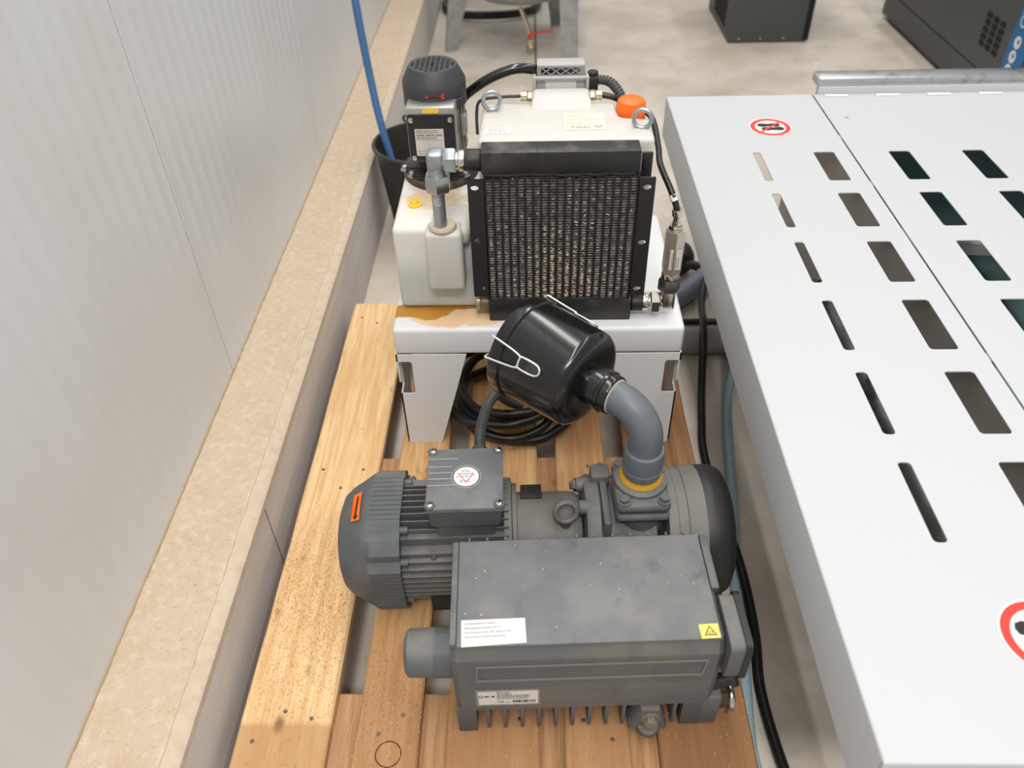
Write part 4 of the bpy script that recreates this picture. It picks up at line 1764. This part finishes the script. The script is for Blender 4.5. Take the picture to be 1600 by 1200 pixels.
S0 = .062
b = MB()
b.lathe([(0, .0275), (.001, .031), (.004, .032), (.040, .0325), (.052, .0325)], axp(S0), dv, 36)
b.lathe([(0, .0318), (.001, .0342), (.006, .0342), (.008, .0318)], axp(S0 + .012), dv, 36)
b.build('outlet_collar', 'black', af, True)
b = MB().lathe([(-.002, .0262), (.0, .0285), (.0012, .0262)], axp(S0), dv, 32)
b.build('joint_sealant', mat('chalky_sealant', (.62, .60, .56), .9), af, True)
SB = .105
b = MB()
b.lathe([(0, .034), (.002, .057), (.004, .067), (.009, .0755), (.014, .0790), (.020, .0800), (.118, .0835), (.122, .0835)], axp(SB), dv, 56)
b.build('canister', 'black', af, True)
b = MB()
b.lathe([(0, .084), (.002, .0868), (.018, .0878), (.022, .086), (.025, .078), (.026, .05)], axp(SB + .121), dv, 56)
b.build('canister_lid', 'black', af, True)
u_ = dv.cross(up).normalized()
w_ = u_.cross(dv).normalized()
# three spring wire clips round the rim
for ia, ang_ in enumerate((math.radians(32), math.radians(149), math.radians(272))):
    rad = lambda a: u_ * math.cos(a) + w_ * math.sin(a)
    n_ = rad(ang_)
    t_ = dv.cross(n_).normalized()

    def cp(s, lateral, h):
        a = lateral / .08
        nn = n_ * math.cos(a) + t_ * math.sin(a)
        return axp(SB + s) + nn * (.0822 + .0028 * max(0, (s - .1) / .02 if s < .12 else 1) + h)
    b = MB()
    b.tube([cp(.148, -.015, -.004), cp(.146, -.016, .006), cp(.135, -.015, .006), (cp(.105, -.012, .006)), cp(.089, -.009, .006), cp(.087, -.006, .005), cp(.0875, .0, .005), cp(.087, .006, .005), cp(.089, .009, .006), cp(.105, .012, .006), cp(.135, .015, .006), cp(.146, .016, .006), cp(.148, .015, -.004)], .0016, 8, sub=5)
    cl = b.build('wire_clip', 'wire', af, True, label='bright spring wire clip')
    b = MB()
    b.tube([cp(.090, -.008, .004), cp(.074, -.009, .004), cp(.056, -.008, .003), cp(.049, -.004, .003), cp(.048, 0, .003), cp(.049, .004, .003), cp(.056, .008, .003), cp(.074, .009, .004), cp(.090, .008, .004)], .0016, 8, sub=5)
    b.build('lever_loop', 'wire', cl, True)
    b = MB()
    secs = []
    for s, h in ((.094, .0005), (.089, .0045), (.078, .0035), (.060, .0015), (.054, -.001)):
        secs.append([cp(s, l, h) for l in (-.0065, 0, .0065)])
    b.loft(secs, False, closed=False)
    b.build('clip_tongue', 'blackdust', cl, True)

# ================================================================== CABLE COIL UNDER THE STAND
cl_ = MB()
pts = []
r = random.Random(3)
for k in range(100):
    a = 2 * PI * k / 20 + 2.0
    turn = k / 20
    R = .112 + .020 * math.sin(turn * 2.3) + r.uniform(-.003, .003)
    cx, cy = -.055 + .016 * math.sin(turn * 1.7), 1.285 + .014 * math.cos(turn * 2.1)
    pts.append((cx + R * 1.02 * math.cos(a), cy + R * 1.0 * math.sin(a), PZ + .0172 + .019 * turn * .8 + .006 * math.sin(a * 2 + turn)))
cl_.tube(pts, .0098, 10, sub=3)
tag(cl_.build('cable_coil', 'rubber'), 'coil of thick black cable lying on the pallet under the stand', 'cable')

# ================================================================== HOSES BESIDE THE PALLET
b = MB().tube([(.64, 1.86, .0125), (.60, 1.78, .03), (.556, 1.66, .0865), (.510, 1.54, .04), (.480, 1.44, .0125), (.455, 1.29, .0125), (.430, 1.10, .0125), (.405, .95, .0125), (.387, .789, .0125), (.372, .68, .0125), (.362, .58, .0125), (.372, .45, .0125), (.40, .2, .0125), (.38, -.3, .0125)], .0115, 12, ribs=(.005, .0006))
tag(b.build('ribbed_hose', 'greenhose'), 'pale blue green ribbed hose on the floor along the right pallet edge', 'hose')
b = MB().tube([(.60, 2.02, .06), (.54, 1.95, .078), (.492, 1.88, .075), (.470, 1.80, .062), (.458, 1.735, .074), (.452, 1.69, .0845), (.447, 1.655, .084), (.440, 1.60, .070), (.425, 1.49, .015), (.408, 1.38, .0105), (.396, 1.28, .0105), (.400, 1.12, .0105), (.404, 1.04, .028), (.409, .965, .0365), (.413, .89, .030), (.4145, .80, .0105), (.402, .70, .0105), (.408, .58, .0105), (.43, .44, .0105), (.47, .15, .0105), (.44, -.3, .0105)], .0098, 10)
tag(b.build('black_cable', 'rubber'), 'black rubber cable on the floor between hose and white machine cover', 'cable')
b = MB().tube([(.345, 1.655, .0365), (.42, 1.655, .0365), (.52, 1.655, .0365), (.60, 1.655, .0365), (.694, 1.655, .0365)], .034, 18, ribs=(.008, .0012))
tag(b.build('corrugated_duct', 'greyhose'), 'grey corrugated duct lying on the floor from behind the stand under the white cover', 'hose')
b = MB().tube([(.36, 1.775, .009), (.50, 1.775, .009), (.60, 1.777, .009), (.695, 1.78, .009)], .0085, 12)
tag(b.build('black_tube', 'rubber'), 'thin straight black tube on the floor behind the grey corrugated duct', 'hose')
pp = thing('angled_pipe', 'blue grey pipe slanting across the floor from behind the stand under the white cover', 'pipe', (.46, 1.9, 0))
b = MB().tube([(.392, 1.835, .031), (.45, 1.895, .031), (.52, 1.975, .031), (.62, 2.08, .031)], .030, 20)
b.build('pipe_body', 'bluegrey', pp, True)
b = MB().lathe([(0, .02), (.004, .036), (.018, .044), (.045, .046), (.07, .040), (.082, .024), (.085, .01)], (.438, 2.0, .046), (.1, 1, .05), 28)
b.tube([(.44, 2.02, .05), (.47, 2.0, .05), (.51, 1.985, .045)], .014, 12)
b.build('end_cap', 'blackflat', pp, True, label='round black end cap')

# ================================================================== BUCKET AND BLUE HOSE
bk = thing('bucket', 'black plastic bucket on the floor beside the kerb behind the stand', 'bucket', (-.342, 2.31, 0))
b = MB()
b.lathe([(0, .10), (.002, .105), (.29, .138), (.294, .146), (.302, .148), (.306, .145), (.306, .137), (.02, .10), (.015, .0)], (-.342, 2.31, 0), (0, 0, 1), 44)
b.build('bucket_body', 'bucket', bk, True)
b = MB()
for s in (-1, 1):
    b.torus((-.342 + s * .055, 2.31 + .137, .318) if s < 0 else (-.342 + .055, 2.31 - .137, .30), (0, 1, 0), .010, .004, 18, 8)
b.build('handle_ear', 'bucket', bk, True)
b = MB().tube([(-.50, 2.44, .90), (-.497, 2.40, .70), (-.478, 2.36, .50), (-.455, 2.315, .36), (-.425, 2.285, .22), (-.40, 2.27, .08)], .0115, 12)
tag(b.build('blue_hose', 'bluehose'), 'blue hose hanging down into the black bucket', 'hose')

# ================================================================== BACKGROUND
av = thing('air_vessel', 'galvanised pressure vessel on sheet legs at the back', 'pressure vessel', (-.1, 4.0, 0))
b = MB()
b.lathe([(.205, .03), (.21, .10), (.23, .20), (.27, .275), (.33, .31), (.36, .315), (1.3, .315), (1.4, .27), (1.46, .1)], (-.05, 4.08, 0), (0, 0, 1), 48)
b.build('vessel_body', 'galv', av, True)


def vleg(cx, cy, fx, fy, wt, wb, ang):
    b = MB()
    ax = Vector((math.cos(ang), math.sin(ang), 0))
    ay = Vector((-math.sin(ang), math.cos(ang), 0))
    secs = []
    for (x, y, z, w_) in ((fx, fy, .0, wb), (fx, fy, .004, wb), (cx, cy, .42, wt)):
        o = Vector((x, y, z))
        pr = [(-w_, 0), (-w_ * .9, .03), (-w_ * .9 + .004, .03), (-w_ + .008, .004), (w_ - .008, .004), (w_ * .9 - .004, .03), (w_ * .9, .03), (w_, 0)]
        secs.append([o + ax * p + ay * q for p, q in pr])
    b.loft(secs)
    return b.build('vessel_leg', 'galv', av, True)


vleg(-.30, 3.93, -.385, 3.96, .060, .026, .35)
vleg(.165, 3.76, .183, 3.73, .045, .037, -.1)
vleg(.10, 4.30, .14, 4.34, .05, .035, PI)
b = MB()
b.cyl((-.045, 3.90, .215), (-.02, 3.90, .15), .010, n=12)
b.tube([(-.022, 3.90, .155), (-.012, 3.90, .13), (-.003, 3.895, .10)], .012, 12)
b.build('drain_pipe', 'brass', av, True)
b = MB()
b.lathe([(0, .018), (.02, .022), (.03, .016), (.05, .02)], (-.001, 3.91, .072), (.02, -.6, -.8), 14)
b.build('ball_valve', 'brass', av, True, label='brass ball valve')
b = MB()
b.box((-.014, 3.882, .088), (.012, 3.908, .104), .003)
b.box((0, 3.888, .098), (.105, 3.902, .106), .003, rot=Matrix.Rotation(-.08, 3, 'Y'), pivot=(0, 3.895, .1))
b.build('valve_handle', 'red', av, True, label='red lever handle')

b = MB()
pts = []
for k in range(44):
    a = 2 * PI * k / 22 + 2.6
    pts.append((-.21 + .26 * math.cos(a), 4.62 + .22 * math.sin(a), .016 + .014 * k / 22 + .004 * math.sin(3 * a)))
b.tube(pts, .014, 8, sub=3)
tag(b.build('hose_coil', 'rubber'), 'black hose loop lying on the floor behind the vessel legs', 'hose')

ca = thing('compressor', 'dark grey compressor cabinet, smaller one, on the floor in the back centre', 'compressor', (1.13, 4.25, 0))
b = MB()
b.box((.960, 4.009, .0), (1.330, 4.56, .8), .006, 2)
b.build('cabinet', 'compressor', ca, True)
b = MB().box((1.318, 4.004, .01), (1.345, 4.04, .8), .004)
b.build('corner_post', 'vent', ca, True)
for x in (1.01, 1.115, 1.225):
    b = MB().lathe([(0, .006), (.003, .005)], (x, 4.009, .022), (0, -1, 0), 10)
    b.build('screw', 'chrome', ca, True)
for k in range(6):
    b = MB().box((.955, 4.11, .045 + k * .026), (.962, 4.40, .060 + k * .026))
    b.build('louvre', 'vent', ca, True)
b = MB().box((.9565, 4.085, .03), (.9595, 4.10, .5))
b.build('door_edge', mat('edge_tan', (.42, .40, .34), .6), ca, True)

cb = thing('compressor', 'large dark grey compressor cabinet with blue band at the right', 'compressor', (2.3, 3.5, 0))
b = MB()
b.box((1.81, 2.6, .02), (3.0, 4.36, 1.2), .008, 2)
b.build('cabinet', 'compressor', cb, True)
b = MB().box((1.84, 2.65, 0), (2.97, 4.32, .03))
b.build('plinth', 'vent', cb, True)
b = MB().box((1.8085, 2.6, .130), (1.8105, 4.36, .133))
b.build('panel_gap', 'vent', cb, True)
for i in range(3):
    for j in range(5):
        yy = 3.345 - i * .058 - j * .0015
        zz_ = .325 - j * .026
        b = MB().box((1.8075, yy - .040, zz_ - .009), (1.8105, yy, zz_ + .009))
        b.build('vent_opening', 'vent', cb, True)
b = MB().box((1.8065, 2.99, .02), (1.8105, 3.118, 1.2))
bp = b.build('blue_band', 'bluepanel', cb, True)
for z in (.306, .255, .205):
    b = MB()
    b.plate(circ(3.066, z, .0225, 24), [circ(3.063, z + .003, .009, 16)], lambda u, v, q: (1.8062 - q, u, v), 0, .0008)
    b.build('white_icon', 'paper', bp, True)
vv, ff = text_mb('CA', .062, lambda u, v: (1.8055, 3.098 - v, .352 + u))
b = MB().raw(vv, ff)
b.build('lettering', 'paper', bp, True, ang=180)
